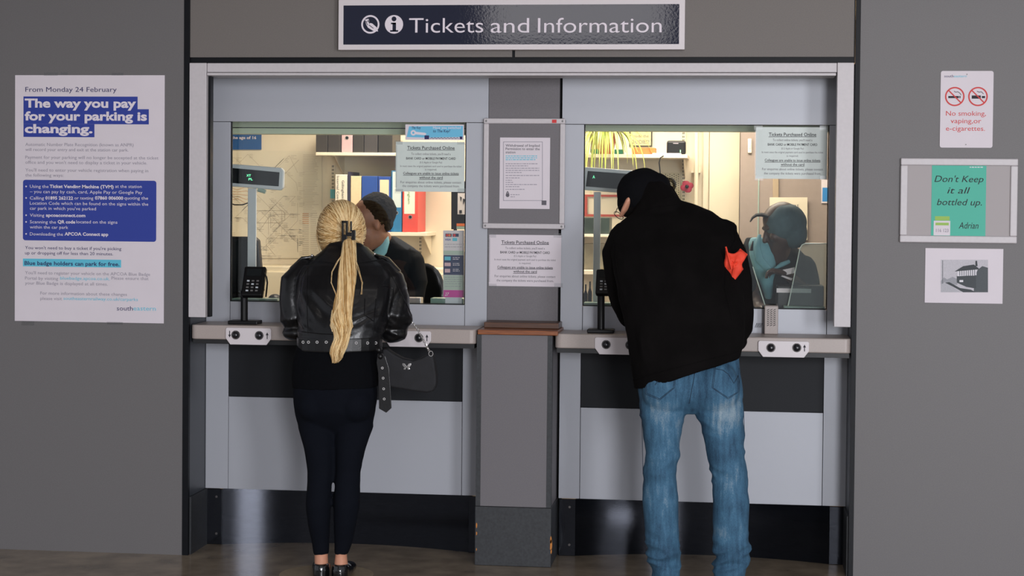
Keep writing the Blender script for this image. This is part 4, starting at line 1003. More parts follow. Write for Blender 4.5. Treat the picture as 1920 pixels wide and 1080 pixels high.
# ---------------------------------------------------------------- woman
YF = floor_pt(602, 1086).y
wo = thing('person', (P(622, 1080, YF).x, YF, 0), 'woman in black leather jacket and leggings with a long blonde ponytail', 'person')
YT_ = -.37
Lr = [(800, 559, 630, YT_, .085), (841, 571, 628, YF+.02, .075), (883, 577, 625.5, YF+.01, .060), (911, 576, 621.5, YF-.01, .060), (946, 573.5, 620.5, YF-.025, .063), (982, 577.5, 618.5, YF-.02, .055), (1017, 585, 617.5, YF, .043), (1040, 588, 616.5, YF+.005, .036)]
Rr = [(800, 628, 700, YT_, .085), (841, 629.5, 685, YF+.02, .075), (883, 630, 676, YF+.01, .060), (911, 628, 675, YF-.01, .060), (946, 626, 675, YF-.025, .063), (982, 626, 668.5, YF-.02, .055), (1017, 627, 661, YF, .043), (1040, 627, 652, YF+.005, .036)]
bd = MB()
for rows, fx in ((Lr, 602), (Rr, 639)):
    R_ = [row(y, xl+2, xr-2, Y_, ry*.93) for y, xl, xr, Y_, ry in rows] + [row(1057, fx-12, fx+13, YF+.01, .036), row(1068, fx-12, fx+12, YF+.02, .045)]
    bd.loft(R_)
    c = P(fx, 1070, YF); bd.ell((c.x, YF+.07, .036), .026, .09, .020, 16, 10)
bd.loft([row(785, 590, 670, YT_, .04), row(765, 566, 690, YT_, .09), row(740, 555, 702, YT_+.01, .11), row(690, 570, 690, -.33, .10), row(650, 578, 695, -.29, .095), row(600, 575, 715, -.24, .10), row(540, 575, 722, -.18, .10), row(500, 580, 718, -.13, .085), row(482, 610, 695, -.10, .06)])
bd.tube([P(650, 500, -.10), P(648, 470, -.05), P(640, 440, -.02)], .052, 14, dome=True)
HC = P(637, 428, .0)
Lw, Mw = head(bd, HC, math.radians(86), math.radians(18), 0, .98)
for sx, pts in ((-1, [(570, 512, -.14, 15), (552, 560, -.18, 14), (556, 604, -.20, 13)]), (1, [(725, 512, -.14, 15), (742, 560, -.18, 14), (736, 604, -.18, 13)])):
    limb(bd, pts)
zc1 = P(625, 613.5, 0).z
WL = Vector((P(592, 600, .04).x, .05, zc1+.045)); WR = Vector((P(690, 600, .04).x, .05, zc1+.045))
bd.tube([P(556, 604, -.20), WL], [.038, .026], 12, dome=True); bd.tube([P(736, 604, -.18), WR], [.038, .026], 12, dome=True)
hand(bd, WL, (.5, .85, -.05), (0, 0, 1), (.85, -.5, 0), .92, .35); hand(bd, WR, (-.5, .85, -.05), (0, 0, 1), (-.85, -.5, 0), .92, .35)
organic('body', bd, .0065, skin_m, wo, 2)
eyes(Lw, Mw, wo, .98)
# leggings
lg = MB()
for rows in (Lr, Rr): lg.loft([row(770, rows[0][1]+4, rows[0][2]-4, YT_, .08)] + [row(y, xl, xr, Y_, ry) for y, xl, xr, Y_, ry in rows])
lg.loft([row(815, 575, 685, YT_, .03), row(800, 562, 697, YT_, .075), row(788, 556, 701, YT_, .10), row(770, 552.5, 704, YT_-.012, .118), row(746, 549.5, 707.5, YT_-.012, .125), row(725, 550, 707, YT_, .12), row(690, 562, 698, -.345, .108)])
for cx in (590, 667): c = P(cx, 758, YT_-.05); lg.ell(c, .082, .085, .085, 18, 12)
organic('leggings', lg, .007, legging_m, wo, 12, cloth(.0012, 30))
tm_ = MB(); tm_.loft([row(727, 548, 708.5, YT_+.002, .127, 728, 726), row(712, 547, 710, YT_+.01, .130), row(690, 548, 710, -.35, .128), row(668, 551, 709, -.335, .122), row(640, 560, 705, -.32, .115)])
organic('knitted_top', tm_, .007, tee_m, wo, 2, cloth(.004, 12, (1, 1, .6)))
# jacket
jk = MB()
jk.loft([row(657, 560, 713, -.325, .128), row(645, 559, 714, -.322, .133), row(628, 560, 718, -.315, .130), row(600, 557, 726, -.29, .135), row(570, 556, 730, -.26, .140), row(540, 556, 733, -.225, .140), row(515, 558, 734, -.19, .130), row(497, 566, 727, -.16, .115), row(483, 585, 712, -.135, .095), row(472, 602, 699, -.115, .08), row(462, 613, 688, -.10, .07)])
# collar
cl = [P(x, y, Y_) for x, y, Y_ in ((612, 474, -.08), (620, 463, -.13), (648, 457, -.165), (676, 463, -.13), (688, 474, -.08))]
jk.tube(cl, [(.022, .012)]*5, 10, dome=True, up=(0, 0, 1))
limb(jk, [(572, 508, -.15, 26), (553, 530, -.165, 28), (549, 565, -.19, 27), (550, 600, -.205, 26), (556, 612, -.20, 26), (572, 606, -.10, 22), (588, 600, .0, 16)])
limb(jk, [(716, 508, -.15, 26), (733, 528, -.16, 27), (740, 560, -.19, 28), (741, 592, -.21, 31), (737, 612, -.20, 30), (718, 612, -.10, 22), (696, 602, .0, 16)])
jk.ell(P(761, 598, -.2), .034, .04, .034); jk.ell(P(738, 625, -.2), .065, .06, .045); jk.ell(P(555, 624, -.2), .066, .06, .036)
def jdisp(co, n):
    d = .0035*N3(Vector((co.x*9, co.y*9, co.z*9)))
    # diagonal folds running from the elbows and the small of the back
    for (cx, cz, r_, ang, fr) in JF: d += .008*fold(co, cx, cz, r_, ang, fr)
    return d
JF = [(P(x, y, -.3).x, P(x, y, -.3).z, r_, a, f_) for x, y, r_, a, f_ in ((742, 580, .09, -.25, 26), (690, 600, .06, 2.0, 28), (550, 590, .08, .4, 22), (600, 575, .08, .9, 14), (735, 535, .06, 2.6, 20), (575, 620, .05, 1.3, 24), (730, 620, .06, 1.2, 24))]
jo = organic('leather_jacket', jk, .0065, leather_m, wo, 3, jdisp)
jt = bvh(jo)
sm_ = MB()
for pts in ([(577, 500), (575, 560), (577, 625)], [(684, 560), (683, 590), (700, 602)], [(590, 488), (648, 497), (708, 488)], [(577, 500), (566, 520), (560, 560)], [(727, 505), (742, 530), (762, 570), (774, 597)], [(705, 560), (702, 592), (700, 628)], [(660, 628), (600, 626), (566, 622)], [(708, 540), (720, 535), (738, 541), (735, 575)]):
    sm_ = MB(); seam(sm_, jt, pts, .0022); sm_.build('seam', leather_m, jo, smooth=True)
for x0, y0, x1, y1 in ((546, 503, 588, 481), (748, 508, 705, 478)):
    a, b = P(x0, y0, -.15), P(x1, y1, -.14); m_ = (a+b)/2+Vector((0, 0, .02))
    MB().tube([a, m_, b], [(.008, .022), (.009, .024), (.006, .018)], 10, dome=True, up=(0, 0, 1)).build('epaulette', leather_m, jo, smooth=True)
    q = b+Vector((0, -.03, .006)); MB().ell(q, .006, .006, .006, 10, 8).build('stud', silver_m, jo, smooth=True)
# belt around the hem
bt = MB(); O_ = [row(y, 560-e, 714+e, -.322, .139+e*.0008, pw=1) for y, e in ((656, 1), (654, 2), (633, 2.5), (631, 1.5))]; I_ = [row(y, 562, 712, -.322, .132) for y in (631, 656)]
bt.loft(O_+I_+[O_[0]], cap=False); bo = bt.build('belt', leather_m, jo, smooth=False)
btree = bvh(bo)
MB().tube([P(x, y, -.46) for x, y in ((673, 655), (673, 632), (690, 632), (690, 655))], .0012, 4)
EY = [(556+0, 0)]
for x in (569, 579, 595, 612, 629, 668, 689, 704):
    q = onto(btree, x, 641.5 if x < 640 else 643, .002)
    if q: 
        o = MB(); o.ring((q.x, q.z), .0035, .0068, q.y-.0015, q.y+.003, 14); o.build('eyelet', silver_m, bo)
# hanging belt end
Yh = -.475
pts = [(708, 664), (713, 662), (722, 668), (729, 690), (732, 730), (734, 765), (724, 774), (710.5, 766), (710, 730), (709, 700), (706, 680)]
st = MB(); st.prism([(P(x, y, Yh).x, P(x, y, Yh).z) for x, y in pts], Yh, Yh+.006); so = st.build('belt_end', leather_m, jo, bevel=.0015)
for x, y in ((717, 690), (718.5, 709), (719.5, 729), (720.5, 748)):
    q = P(x, y, Yh); o = MB(); o.ring((q.x, q.z), .0028, .006, Yh-.0016, Yh-.0001, 14); o.build('eyelet', silver_m, so)
for x, y in ((714, 668), (711, 656)):
    q = P(x, y, Yh+.01); MB().ell(q, .014, .02, .016, 12, 8).build('belt_loop', leather_m, so, smooth=True)
# shoes
for fx, tx, lab in ((602.5, 600, 0), (638, 655, 0)):
    c = P(fx, 1070, YF); t = P(tx, 1070, YF+.17)
    s_ = MB(); s_.loft([[Vector((c.x+math.cos(a)*rx, YF-.005+math.sin(a)*ry, z)) for a in [k*math.pi/10 for k in range(20)]] for rx, ry, z in ((.036, .04, .004), (.039, .043, .02), (.039, .044, .045), (.036, .04, .062), (.033, .036, .074))])
    s_.tube([Vector((c.x, YF, .032)), Vector(((c.x+t.x)/2, YF+.09, .032)), Vector((t.x, YF+.17, .03))], [(.032, .038), (.034, .043), (.025, .037)], 14, dome=True, up=(0, 0, 1))
    so_ = organic('loafer', s_, .006, patent_m, wo, 3, cloth(.001, 40))
    o = MB(); o.tube([Vector((c.x-.012, YF-.047, .045)), Vector((c.x+.012, YF-.047, .045))], .003, 6); o.tube([Vector((c.x, YF-.048, .02)), Vector((c.x, YF-.047, .07))], .002, 6); o.build('heel_seam', patent_m, so_, smooth=True)
# hair: smooth cap of strands drawn back into a clip
hx, hy_, hz = P(593, 428, -.05).x, P(681, 428, -.05).x, 0
HCc = Vector(((hx+hy_)/2, -.012, P(636, 432, -.03).z)); RXh = (hy_-hx)/2; RZh = (P(636, 376, -.03).z-HCc.z)
hc = MB(); hc.ell(HCc, RXh*.975, .118, RZh*.975, 32, 22)
hc.ell(HCc+Vector((-.03, .0, -.055)), RXh*.62, .095, .095, 20, 14)
hc.ell(HCc+Vector((.045, .01, -.055)), RXh*.5, .085, .085, 20, 14)
ho = organic('hair', hc, .006, hair_b2, wo, 3, cloth(.0012, 60, (1, 1, .3)))
clipP = P(654, 440, -.12); cdir = Vector(((clipP.x-HCc.x)/RXh, -.95, (clipP.z-HCc.z)/RZh)).normalized()
rnd = random.Random(2); SD = [MB(), MB(), MB()]; hair_c = pm('light blonde strand', (250, 224, 172), .4)
for k in range(900):
    th_ = rnd.uniform(0, 2*math.pi); yy = rnd.uniform(-.05, .6)
    rr_ = math.sqrt(max(0, 1-yy*yy)); s0 = Vector((math.cos(th_)*rr_, yy, math.sin(th_)*rr_)).normalized()
    e0 = (cdir+Vector((rnd.gauss(0, .05), rnd.gauss(0, .02), rnd.gauss(0, .09)))).normalized()
    om = math.acos(max(-1, min(1, s0.dot(e0)))); pts = []; lift = rnd.uniform(.99, 1.035); low = s0.z < -.55
    for i in range(11):
        t = i/10; v = (s0*math.sin((1-t)*om)+e0*math.sin(t*om))/max(.05, math.sin(om))
        v = v.normalized(); pts.append(HCc+Vector((v.x*RXh*lift, v.y*.122*lift, v.z*RZh*lift)))
    r_ = rnd.uniform(.0009, .0022); SD[k % 3].tube(pts, [r_*.5]+[r_]*9+[r_*.6], 5)
for q_, m_ in zip(SD, (hair_b, hair_b2, hair_c)): q_.build('hair_strand', m_, ho, smooth=True)['kind'] = 'stuff'
SD = [MB(), MB(), MB()]; sd_ = SD[0]
lo = MB()
for k in range(46):                                     # loose side locks
    if k < 26: x = rnd.uniform(593, 606); a_ = [(x+4, 420), (x, 440), (x+2, 455), (x+6+rnd.uniform(-3, 6), 468+rnd.uniform(-6, 10))]
    else: x = rnd.uniform(674, 680.5); a_ = [(x-2, 415), (x, 435), (x, 452), (x-1+rnd.uniform(-2, 2), 466+rnd.uniform(-4, 6))]
    Yl = rnd.uniform(-.07, .01); lo.tube([P(px, py, Yl) for px, py in a_], [.0014, .0016, .0013, .0005], 4)
lo.build('loose_lock', hair_b, ho, smooth=True)['kind'] = 'stuff'
# ponytail
PT = [(446, 645, 666, -.17), (460, 643, 667, -.20), (477, 640.5, 667.5, -.245), (510, 635, 668, -.305), (543, 632, 664.5, -.355), (577, 624, 660, -.395), (600, 620.5, 658.5, -.425), (613, 623, 659.5, -.44), (633, 628, 655, -.465), (650, 621, 650, -.475), (662, 619, 645, -.475), (672, 622, 641, -.47), (681, 623, 634, -.47)]
def pt_at(t):
    f_ = t*(len(PT)-1); i = min(int(f_), len(PT)-2); u = f_-i; a, b = PT[i], PT[i+1]
    return [a[j]*(1-u)+b[j]*u for j in range(4)]
pc = MB(); pc.loft([row(y, xl+2, xr-2, Y_, .020 if y < 660 else .012, n=16) for y, xl, xr, Y_ in PT])
po_ = organic('ponytail', pc, .005, hair_b2, wo, 2, cloth(.002, 50, (1, 1, .1)))
for k in range(480):
    a0 = rnd.uniform(0, 2*math.pi); rad = math.sqrt(rnd.uniform(.35, 1.08)); tw = rnd.uniform(.6, 2.2); e_ = rnd.uniform(.80, 1.0); st_ = rnd.uniform(0, .12); pts = []
    for i in range(23):
        t = st_+(e_-st_)*i/22; y, xl, xr, Y_ = pt_at(t); ang = a0+tw*t*1.4+.5*math.sin(t*9+a0)*t
        cx, hw = (xl+xr)/2, (xr-xl)/2; q = P(cx+hw*math.cos(ang)*rad, y, Y_); pts.append(Vector((q.x, q.y+math.sin(ang)*rad*.024, q.z)))
    r_ = rnd.uniform(.0009, .0021); SD[k % 3].tube(pts, [r_*.8]+[r_]*20+[r_*.7, r_*.3], 4)
for base in ([(646, 470), (633, 490), (622, 510), (621, 530), (628, 548), (632, 560)], [(664, 480), (672, 505), (679, 530), (678, 552)], [(640, 560), (626, 590), (620, 610), (624, 622)], [(655, 625), (661, 612), (659, 600)]):
    for j in range(4): sd_.tube([P(x+rnd.uniform(-1.5, 1.5), y, pt_at(min(1, max(0, (y-446)/235)))[3]-.022) for x, y in base], .0008, 4)
for q_, m_ in zip(SD, (hair_b, hair_b2, hair_c)): q_.build('hair_strand', m_, po_, smooth=True)['kind'] = 'stuff'
# claw clip
kc = MB(); Yk = -.165
def bx(x0, y0, x1, y1, Y_, th): RB(kc, x0, y0, x1, y1, Y_, Y_+th)
bx(640.5, 415, 643.5, 462, Yk-.03, .02); bx(648.5, 417, 651.5, 440, Yk-.03, .02); bx(640.5, 414, 651.5, 418, Yk-.03, .02); bx(641, 440, 650, 450, Yk-.032, .022); bx(643, 450, 648, 464, Yk-.03, .02)
bx(650, 436, 660, 443, Yk-.036, .02); bx(659, 431.5, 665.5, 450, Yk-.034, .022); bx(656.5, 415, 659, 434, Yk-.03, .015)
kc.build('claw_clip', black_pl, wo, bevel=.0012)

# handbag
Yg = -.24
bg = thing('shoulder_bag', tuple(P(768, 738, Yg)), 'black shoulder bag with a silver butterfly hanging at the womans hip', 'handbag')
pts = [(716, 655), (724, 653), (738, 663), (755, 672), (773, 676), (790, 671), (803, 664), (811, 664), (815, 680), (818, 705), (818, 722), (812, 734), (800, 737), (770, 733), (740, 728), (722, 724), (714, 700)]
bgm = pm('black suede', (26, 26, 30), .75, var=.2, vs=20, bump=.2, bs=200)
gb = MB(); gb.prism([(P(x, y, Yg).x, P(x, y, Yg).z) for x, y in pts], Yg, Yg+.06)
MB_ = gb.build('bag_body', bgm, bg, bevel=.012, seg=4)
o = MB(); o.tube([P(x, y, Yg+.004) for x, y in ((812, 668), (815.5, 690), (818, 712), (816, 726), (808, 735))], .0022, 6); o.tube([P(x, y, Yg+.002) for x, y in ((724, 653), (738, 663), (755, 672), (773, 676), (790, 671), (803, 664))], .002, 6); o.build('piping', leather_m, bg, smooth=True)
bf = MB(); T_ = Yg-.002
for q_ in (1, -1):
    poly_px(bf, [(762.5, 687), (762.5+q_*4, 681.5), (762.5+q_*8, 681), (762.5+q_*8.3, 685), (762.5+q_*5, 688.5)], T_, .002)
    poly_px(bf, [(762.5, 687.5), (762.5+q_*5, 689), (762.5+q_*6, 692.5), (762.5+q_*2.5, 693.5)], T_, .002)
bf.build('butterfly_charm', silver_m, bg, bevel=.0006)
cpts = [P(774, 606, -.22), P(783, 618, -.225), P(791, 632, -.23), P(798, 646, -.235), P(806, 660, Yg+.01)]
Lc = []
for i in range(len(cpts)-1):
    for j in range(5): Lc.append(cpts[i].lerp(cpts[i+1], j/5))
ln_proto = None
for i, c in enumerate(Lc):
    d = (Lc[min(i+1, len(Lc)-1)]-Lc[max(i-1, 0)]).normalized(); s2 = Vector((0, 1, 0)).cross(d).normalized() if i % 2 else Vector((0, 1, 0))
    ring = [c+d*math.cos(t)*.0085+s2*math.sin(t)*.0045 for t in [k*math.pi/5 for k in range(11)]]
    MB().tube(ring, .0013, 5).build('chain_link', silver_m, bg, smooth=True)
q = P(808, 663, Yg); MB().tube([q+Vector((math.cos(t)*.010, -.002, math.sin(t)*.012)) for t in [k*math.pi/6 for k in range(13)]], .0018, 6).build('ring_clasp', silver_m, bg, smooth=True)

# ---------------------------------------------------------------- man
YM = -.60
mn = thing('person', (P(1300, 1080, YM).x, YM, 0), 'man in black beanie, black coat and faded blue jeans bent over the counter', 'person')
floorM = lambda: 0
Lj = [(757, 1198, 1291, -.56, .105), (775, 1199, 1284, -.57, .105), (795, 1202.5, 1281, -.58, .10), (828, 1208, 1277, -.59, .09), (865, 1208, 1272, -.60, .082), (902, 1204.5, 1270.5, -.60, .080), (939, 1205, 1271.5, -.62, .080), (970, 1207, 1272, -.62, .076), (995, 1208.5, 1273, -.62, .073), (1032, 1211, 1274, -.61, .070), (1055, 1217, 1275, -.60, .068), (1085, 1220, 1274, -.60, .07), (1100, 1221, 1273, -.60, .07)]
Rj = [(757, 1291, 1394, -.56, .105), (775, 1303, 1395, -.57, .105), (795, 1312, 1396, -.58, .10), (828, 1322, 1397, -.59, .09), (865, 1329, 1396.5, -.60, .082), (902, 1334, 1402, -.60, .080), (939, 1336.5, 1405.5, -.62, .080), (970, 1336, 1404.5, -.62, .076), (995, 1336, 1404, -.62, .073), (1032, 1336, 1407, -.61, .072), (1055, 1336.5, 1402, -.60, .068), (1085, 1338, 1399, -.60, .07), (1100, 1338, 1399, -.60, .07)]
bm_ = MB()
for rows, fx in ((Lj, 1246), (Rj, 1369)):
    bm_.loft([row(y, xl+(xr-xl)*.12, xr-(xr-xl)*.12, Y_, ry*.8) for y, xl, xr, Y_, ry in rows] + [row(1112, fx-13, fx+13, YM, .04), row(1125, fx-13, fx+13, YM+.01, .045)])
    c = P(fx, 1110, YM); bm_.ell((c.x, YM+.07, .045), .028, .09, .022, 16, 10)
bm_.loft([row(748, 1225, 1365, -.56, .06), row(720, 1205, 1382, -.55, .11), row(670, 1205, 1370, -.51, .11), row(600, 1200, 1372, -.44, .11), row(520, 1190, 1368, -.34, .12), row(460, 1185, 1358, -.25, .11), row(430, 1195, 1340, -.20, .09), row(405, 1205, 1290, -.15, .07)])
bm_.tube([P(1245, 420, -.16), P(1225, 395, -.10), P(1210, 375, -.05)], .058, 14, dome=True)
HM = P(1204, 383, -.03)
Lm, Mm = head(bm_, HM, math.radians(118), math.radians(38), math.radians(-8), .95)
limb(bm_, [(1185, 445, -.2, 19), (1160, 500, -.26, 18), (1165, 570, -.28, 16)]); limb(bm_, [(1362, 440, -.2, 19), (1385, 510, -.26, 18), (1392, 590, -.28, 16)])
zc2 = P(1318, 630.5, 0).z
WL = Vector((P(1215, 600, 0).x, -.03, zc2+.05)); WR = Vector((P(1365, 600, 0).x, -.03, zc2+.05))
bm_.tube([P(1165, 570, -.28), WL], [.045, .03], 12, dome=True); bm_.tube([P(1392, 590, -.28), WR], [.045, .03], 12, dome=True)
hand(bm_, WL, (.4, .9, -.1), (0, 0, 1), (.9, -.4, 0), 1.05, .4); hand(bm_, WR, (-.4, .9, -.1), (0, 0, 1), (-.9, -.4, 0), 1.05, .4)
organic('body', bm_, .0068, skin_m, mn, 2)
eyes(Lm, Mm, mn, .95)
# denim with faded seat and thighs
dm = pm('faded blue denim', (62, 96, 128), .85, bump=.5, bs=260, stretch=(1, 1, .5))
nt = dm.node_tree; bs_ = nt.nodes['Principled BSDF']; tc = nt.nodes.new('ShaderNodeTexCoord')
def vnoise(scale, stretch, lo_, hi_):
    mp = nt.nodes.new('ShaderNodeMapping'); mp.inputs['Scale'].default_value = stretch; nt.links.new(tc.outputs['Object'], mp.inputs[0])
    n = nt.nodes.new('ShaderNodeTexNoise'); n.inputs['Scale'].default_value = scale; n.inputs['Detail'].default_value = 5; nt.links.new(mp.outputs[0], n.inputs['Vector'])
    r = nt.nodes.new('ShaderNodeMapRange'); r.inputs[1].default_value = .3; r.inputs[2].default_value = .7; r.inputs[3].default_value = lo_; r.inputs[4].default_value = hi_
    nt.links.new(n.outputs['Fac'], r.inputs[0]); return r.outputs[0]
def math_(op, a, b):
    m = nt.nodes.new('ShaderNodeMath'); m.operation = op; m.use_clamp = False
    for i, v in enumerate((a, b)):
        if isinstance(v, (int, float)): m.inputs[i].default_value = v
        else: nt.links.new(v, m.inputs[i])
    return m.outputs[0]
fade = math_('ADD', vnoise(22, (3, 1, .5), 0, .30), vnoise(9, (1, 1, .8), 0, .25))
fade = math_('ADD', fade, vnoise(500, (1, 1, .25), -.10, .16))
for (x, y, r_, a) in ((1243, 782, .13, .38), (1368, 775, .15, .50), (1240, 850, .12, .25), (1366, 905, .12, .22), (1362, 1000, .12, .25), (1243, 935, .14, .2)):
    q = P(x, y, -.68); vm = nt.nodes.new('ShaderNodeVectorMath'); vm.operation = 'DISTANCE'; nt.links.new(tc.outputs['Object'], vm.inputs[0]); vm.inputs[1].default_value = q
    r = nt.nodes.new('ShaderNodeMapRange'); r.interpolation_type = 'SMOOTHSTEP'; r.inputs[1].default_value = 0; r.inputs[2].default_value = r_; r.inputs[3].default_value = a; r.inputs[4].default_value = 0
    nt.links.new(vm.outputs['Value'], r.inputs[0]); fade = math_('ADD', fade, r.outputs[0])
cr = nt.nodes.new('ShaderNodeValToRGB'); nt.links.new(fade, cr.inputs[0])
cr.color_ramp.elements[0].position = .05; cr.color_ramp.elements[0].color = (*lin((28, 58, 82)), 1); cr.color_ramp.elements[1].position = 1.0; cr.color_ramp.elements[1].color = (*lin((152, 166, 172)), 1)
e_ = cr.color_ramp.elements.new(.5); e_.color = (*lin((62, 104, 132)), 1)
nt.links.new(cr.outputs[0], bs_.inputs['Base Color'])
jn = MB()
for rows in (Lj, Rj): jn.loft([row(740, rows[0][1]+3, rows[0][2]-6, -.555, .10)] + [row(*r_) for r_ in rows])
jn.loft([row(775, 1215, 1380, -.565, .045), row(762, 1203, 1390, -.565, .085), row(745, 1197.5, 1393.5, -.565, .115), row(728, 1195, 1393, -.56, .13), row(700, 1196, 1389, -.55, .13), row(660, 1200, 1385, -.53, .12)])
for cx in (1248, 1342): jn.ell(P(cx, 728, -.62), .105, .085, .12, 18, 12)
P0x = P(1300, 870, -.6).x
kz = P(1300, 870, -.6).z; cz_ = P(1300, 1045, -.6).z; tz = P(1300, 790, -.6).z
def jeans_disp(co, n):
    d = .003*N3(Vector((co.x*14, co.y*14, co.z*8)))
    wk = math.exp(-((co.z-kz)/.10)**2); wc = math.exp(-((co.z-cz_)/.085)**2); wt_ = math.exp(-((co.z-tz)/.05)**2)
    s_ = 1 if co.x > P0x else -1
    k1 = .6-abs(N3(Vector((co.x*7+s_*3, co.y*5, (co.z+co.x*.3*s_)*19))))*2.2; k2 = .6-abs(N3(Vector((co.x*8, co.y*6+s_*2, (co.z-co.x*.35*s_)*24))))*2.2
    d += wk*.010*k1 + wc*.016*k2 + wt_*.006*k1
    return d
jno = organic('jeans', jn, .0075, dm, mn, 9, jeans_disp)
jtree = bvh(jno)
thread = pm('denim seam', (24, 40, 60), .8)
sm_ = MB()
for dx in (0, 2.4):
    for pts in ([(1266-dx, 690), (1265-dx, 727), (1237, 750-dx), (1211+dx, 739-dx*.6), (1208+dx, 700)], [(1341+dx, 672), (1335+dx, 727), (1365, 748-dx), (1385-dx, 735), (1388-dx, 690)]): seam(sm_, jtree, pts, .0011)
for pts in ([(1305, 684), (1300, 715), (1292, 757)], [(1342, 692), (1355, 694), (1366, 702), (1376, 719), (1384, 704)], [(1264, 700), (1250, 702), (1235, 712), (1228, 722)], [(1203, 770), (1205, 830), (1206, 900)], [(1394, 760), (1396, 830)]): seam(sm_, jtree, pts, .0013)
sm_.build('pocket_stitching', thread, jno, smooth=True)
for rows in (Lj, Rj):
    y, xl, xr, Y_, ry = rows[-1]
    h_ = MB(); O_ = [row(yy, xl-1, xr+1, Y_, ry+.003) for yy in (1103, 1096)]; I_ = [row(yy, xl+1, xr-1, Y_, ry-.003) for yy in (1096, 1103)]
    h_.loft(O_+I_+[O_[0]], cap=False); h_.build('hem', dm, jno, smooth=True)
for fx, tx in ((1247, 1240), (1369, 1376)):
    c = P(fx, 1105, YM); t = P(tx, 1105, YM+.2)
    s_ = MB(); s_.tube([Vector((c.x, YM-.02, .045)), Vector(((c.x+t.x)/2, YM+.09, .045)), Vector((t.x, YM+.21, .035))], [(.043, .045), (.043, .052), (.028, .044)], 14, dome=True, up=(0, 0, 1)); s_.tube([(c.x, YM, .03), (c.x, YM, .09)], [.045, .046], 12, dome=True)
    organic('shoe', s_, .007, black_pl, mn, 3)
# coat
ct_ = MB()
ct_.loft([row(700, 1188, 1388, -.565, .150, 730, 670), row(686, 1186, 1390, -.56, .155, 712, 660), row(660, 1182, 1393, -.545, .160, 680, 642), row(625, 1176, 1396, -.52, .165, 634, 616), row(590, 1168, 1396, -.475, .170), row(550, 1158, 1392, -.425, .175), row(510, 1150, 1386, -.37, .175), row(475, 1146, 1381, -.32, .165), row(448, 1145, 1377, -.275, .150, 456, 440), row(424, 1152, 1365, -.23, .13, 434, 418), row(403, 1165, 1335, -.19, .105, 414, 396), row(390, 1185, 1300, -.165, .08, 402, 384), row(376, 1200, 1276, -.15, .062)])
limb(ct_, [(1172, 445, -.22, 30), (1160, 475, -.25, 31), (1164, 520, -.28, 30), (1176, 565, -.29, 30), (1186, 588, -.27, 30), (1200, 592, -.16, 24), (1214, 600, -.06, 19)])
limb(ct_, [(1352, 436, -.22, 27), (1372, 480, -.26, 30), (1381, 530, -.28, 31), (1386, 580, -.28, 28), (1385, 615, -.26, 26), (1375, 628, -.15, 22), (1366, 612, -.06, 18)])
ct_.ell(P(1378, 640, -.25), .055, .055, .045); ct_.ell(P(1361, 428, -.22), .05, .06, .035)
# stand collar pulled up against the beanie
ct_.tube([P(1176, 402, -.10), P(1190, 372, -.13), P(1222, 352, -.16), P(1254, 358, -.16), P(1268, 382, -.14)], [(.030, .014), (.034, .018), (.036, .022), (.034, .02), (.03, .018)], 12, dome=True)
ct_.tube([P(1228, 372, -.13), P(1240, 400, -.17)], [(.105, .07), (.12, .09)], 16, dome=True)
def coat_disp(co, n):
    d = .006*N3(Vector((co.x*5, co.y*5, co.z*5))) + .0025*N3(Vector((co.x*14, co.y*14, co.z*9)))
    for (cx, cz, r_, a, f_) in CF: d += .008*fold(co, cx, cz, r_, a, f_)
    return d
CF = [(P(x, y, -.4).x, P(x, y, -.4).z, r_, a, f_) for x, y, r_, a, f_ in ((1385, 560, .09, .3, 16), (1155, 540, .09, .4, 15), (1230, 520, .14, .2, 9), (1330, 620, .12, 1.2, 10), (1385, 635, .05, 1.4, 20), (1210, 640, .1, .3, 12))]
co_ = organic('coat', ct_, .0075, wool_m, mn, 4, coat_disp)
ctree = bvh(co_)
sm_ = MB()
for pts in ([(1188, 712), (1230, 699), (1290, 684), (1340, 671), (1384, 660)], [(1376, 418), (1378, 450), (1362, 480), (1358, 540), (1372, 600)], [(1196, 398), (1230, 388), (1270, 384)], [(1150, 450), (1160, 520), (1172, 560)]):
    sm_ = MB(); seam(sm_, ctree, pts, .0022); sm_.build('seam', wool_m, co_, smooth=True)
# beanie
bn_ = MB(); Mb = Matrix.Rotation(math.radians(-24), 3, 'Y')
bc = P(1204, 361, -.05)
bn_.ell(bc, .120, .122, .113, 24, 18, M=Mb)
bn_.ell(P(1178, 378, -.02), .052, .09, .075, 20, 14); bn_.ell(P(1233, 352, -.06), .062, .09, .07, 20, 14)
bo_ = organic('beanie', bn_, .006, pm('black knitted wool', (15, 15, 18), .95, spec=.08, bump=.5, bs=240), mn, 4, cloth(.003, 22))
# face sliver between beanie and collar, glasses
fs_ = MB(); fs_.tube([P(1188, 362, -.135), P(1180, 376, -.13), P(1172, 392, -.115), P(1165, 404, -.095)], [(.012, .022), (.016, .03), (.014, .03), (.008, .02)], 14, dome=True)
fo = organic('cheek', fs_, .004, skin_m, mn, 3)
er = MB(); er.tube([P(1192, 356, -.148), P(1186, 364, -.150), P(1184, 372, -.146)], [.006, .008, .005], 10, dome=True); er.build('ear', skin_m, mn, smooth=True)
gl_ = thing('spectacles', tuple(P(1160, 412, -.1)), 'thin black framed spectacles on the face of the man in the beanie', 'glasses')
o = MB(); q = P(1160, 404, -.10)
o.tube([q+Vector((math.cos(t)*.021, math.sin(t)*.01, math.sin(t)*.013-math.cos(t)*.012)) for t in [k*math.pi/8 for k in range(17)]], .0018, 6); o.build('rim', black_pl, gl_, smooth=True)
MB().tube([P(1154, 400, -.10), P(1157, 391, -.11), P(1166, 384, -.13), P(1176, 372, -.145)], .0018, 6).build('temple_arm', black_pl, gl_, smooth=True)
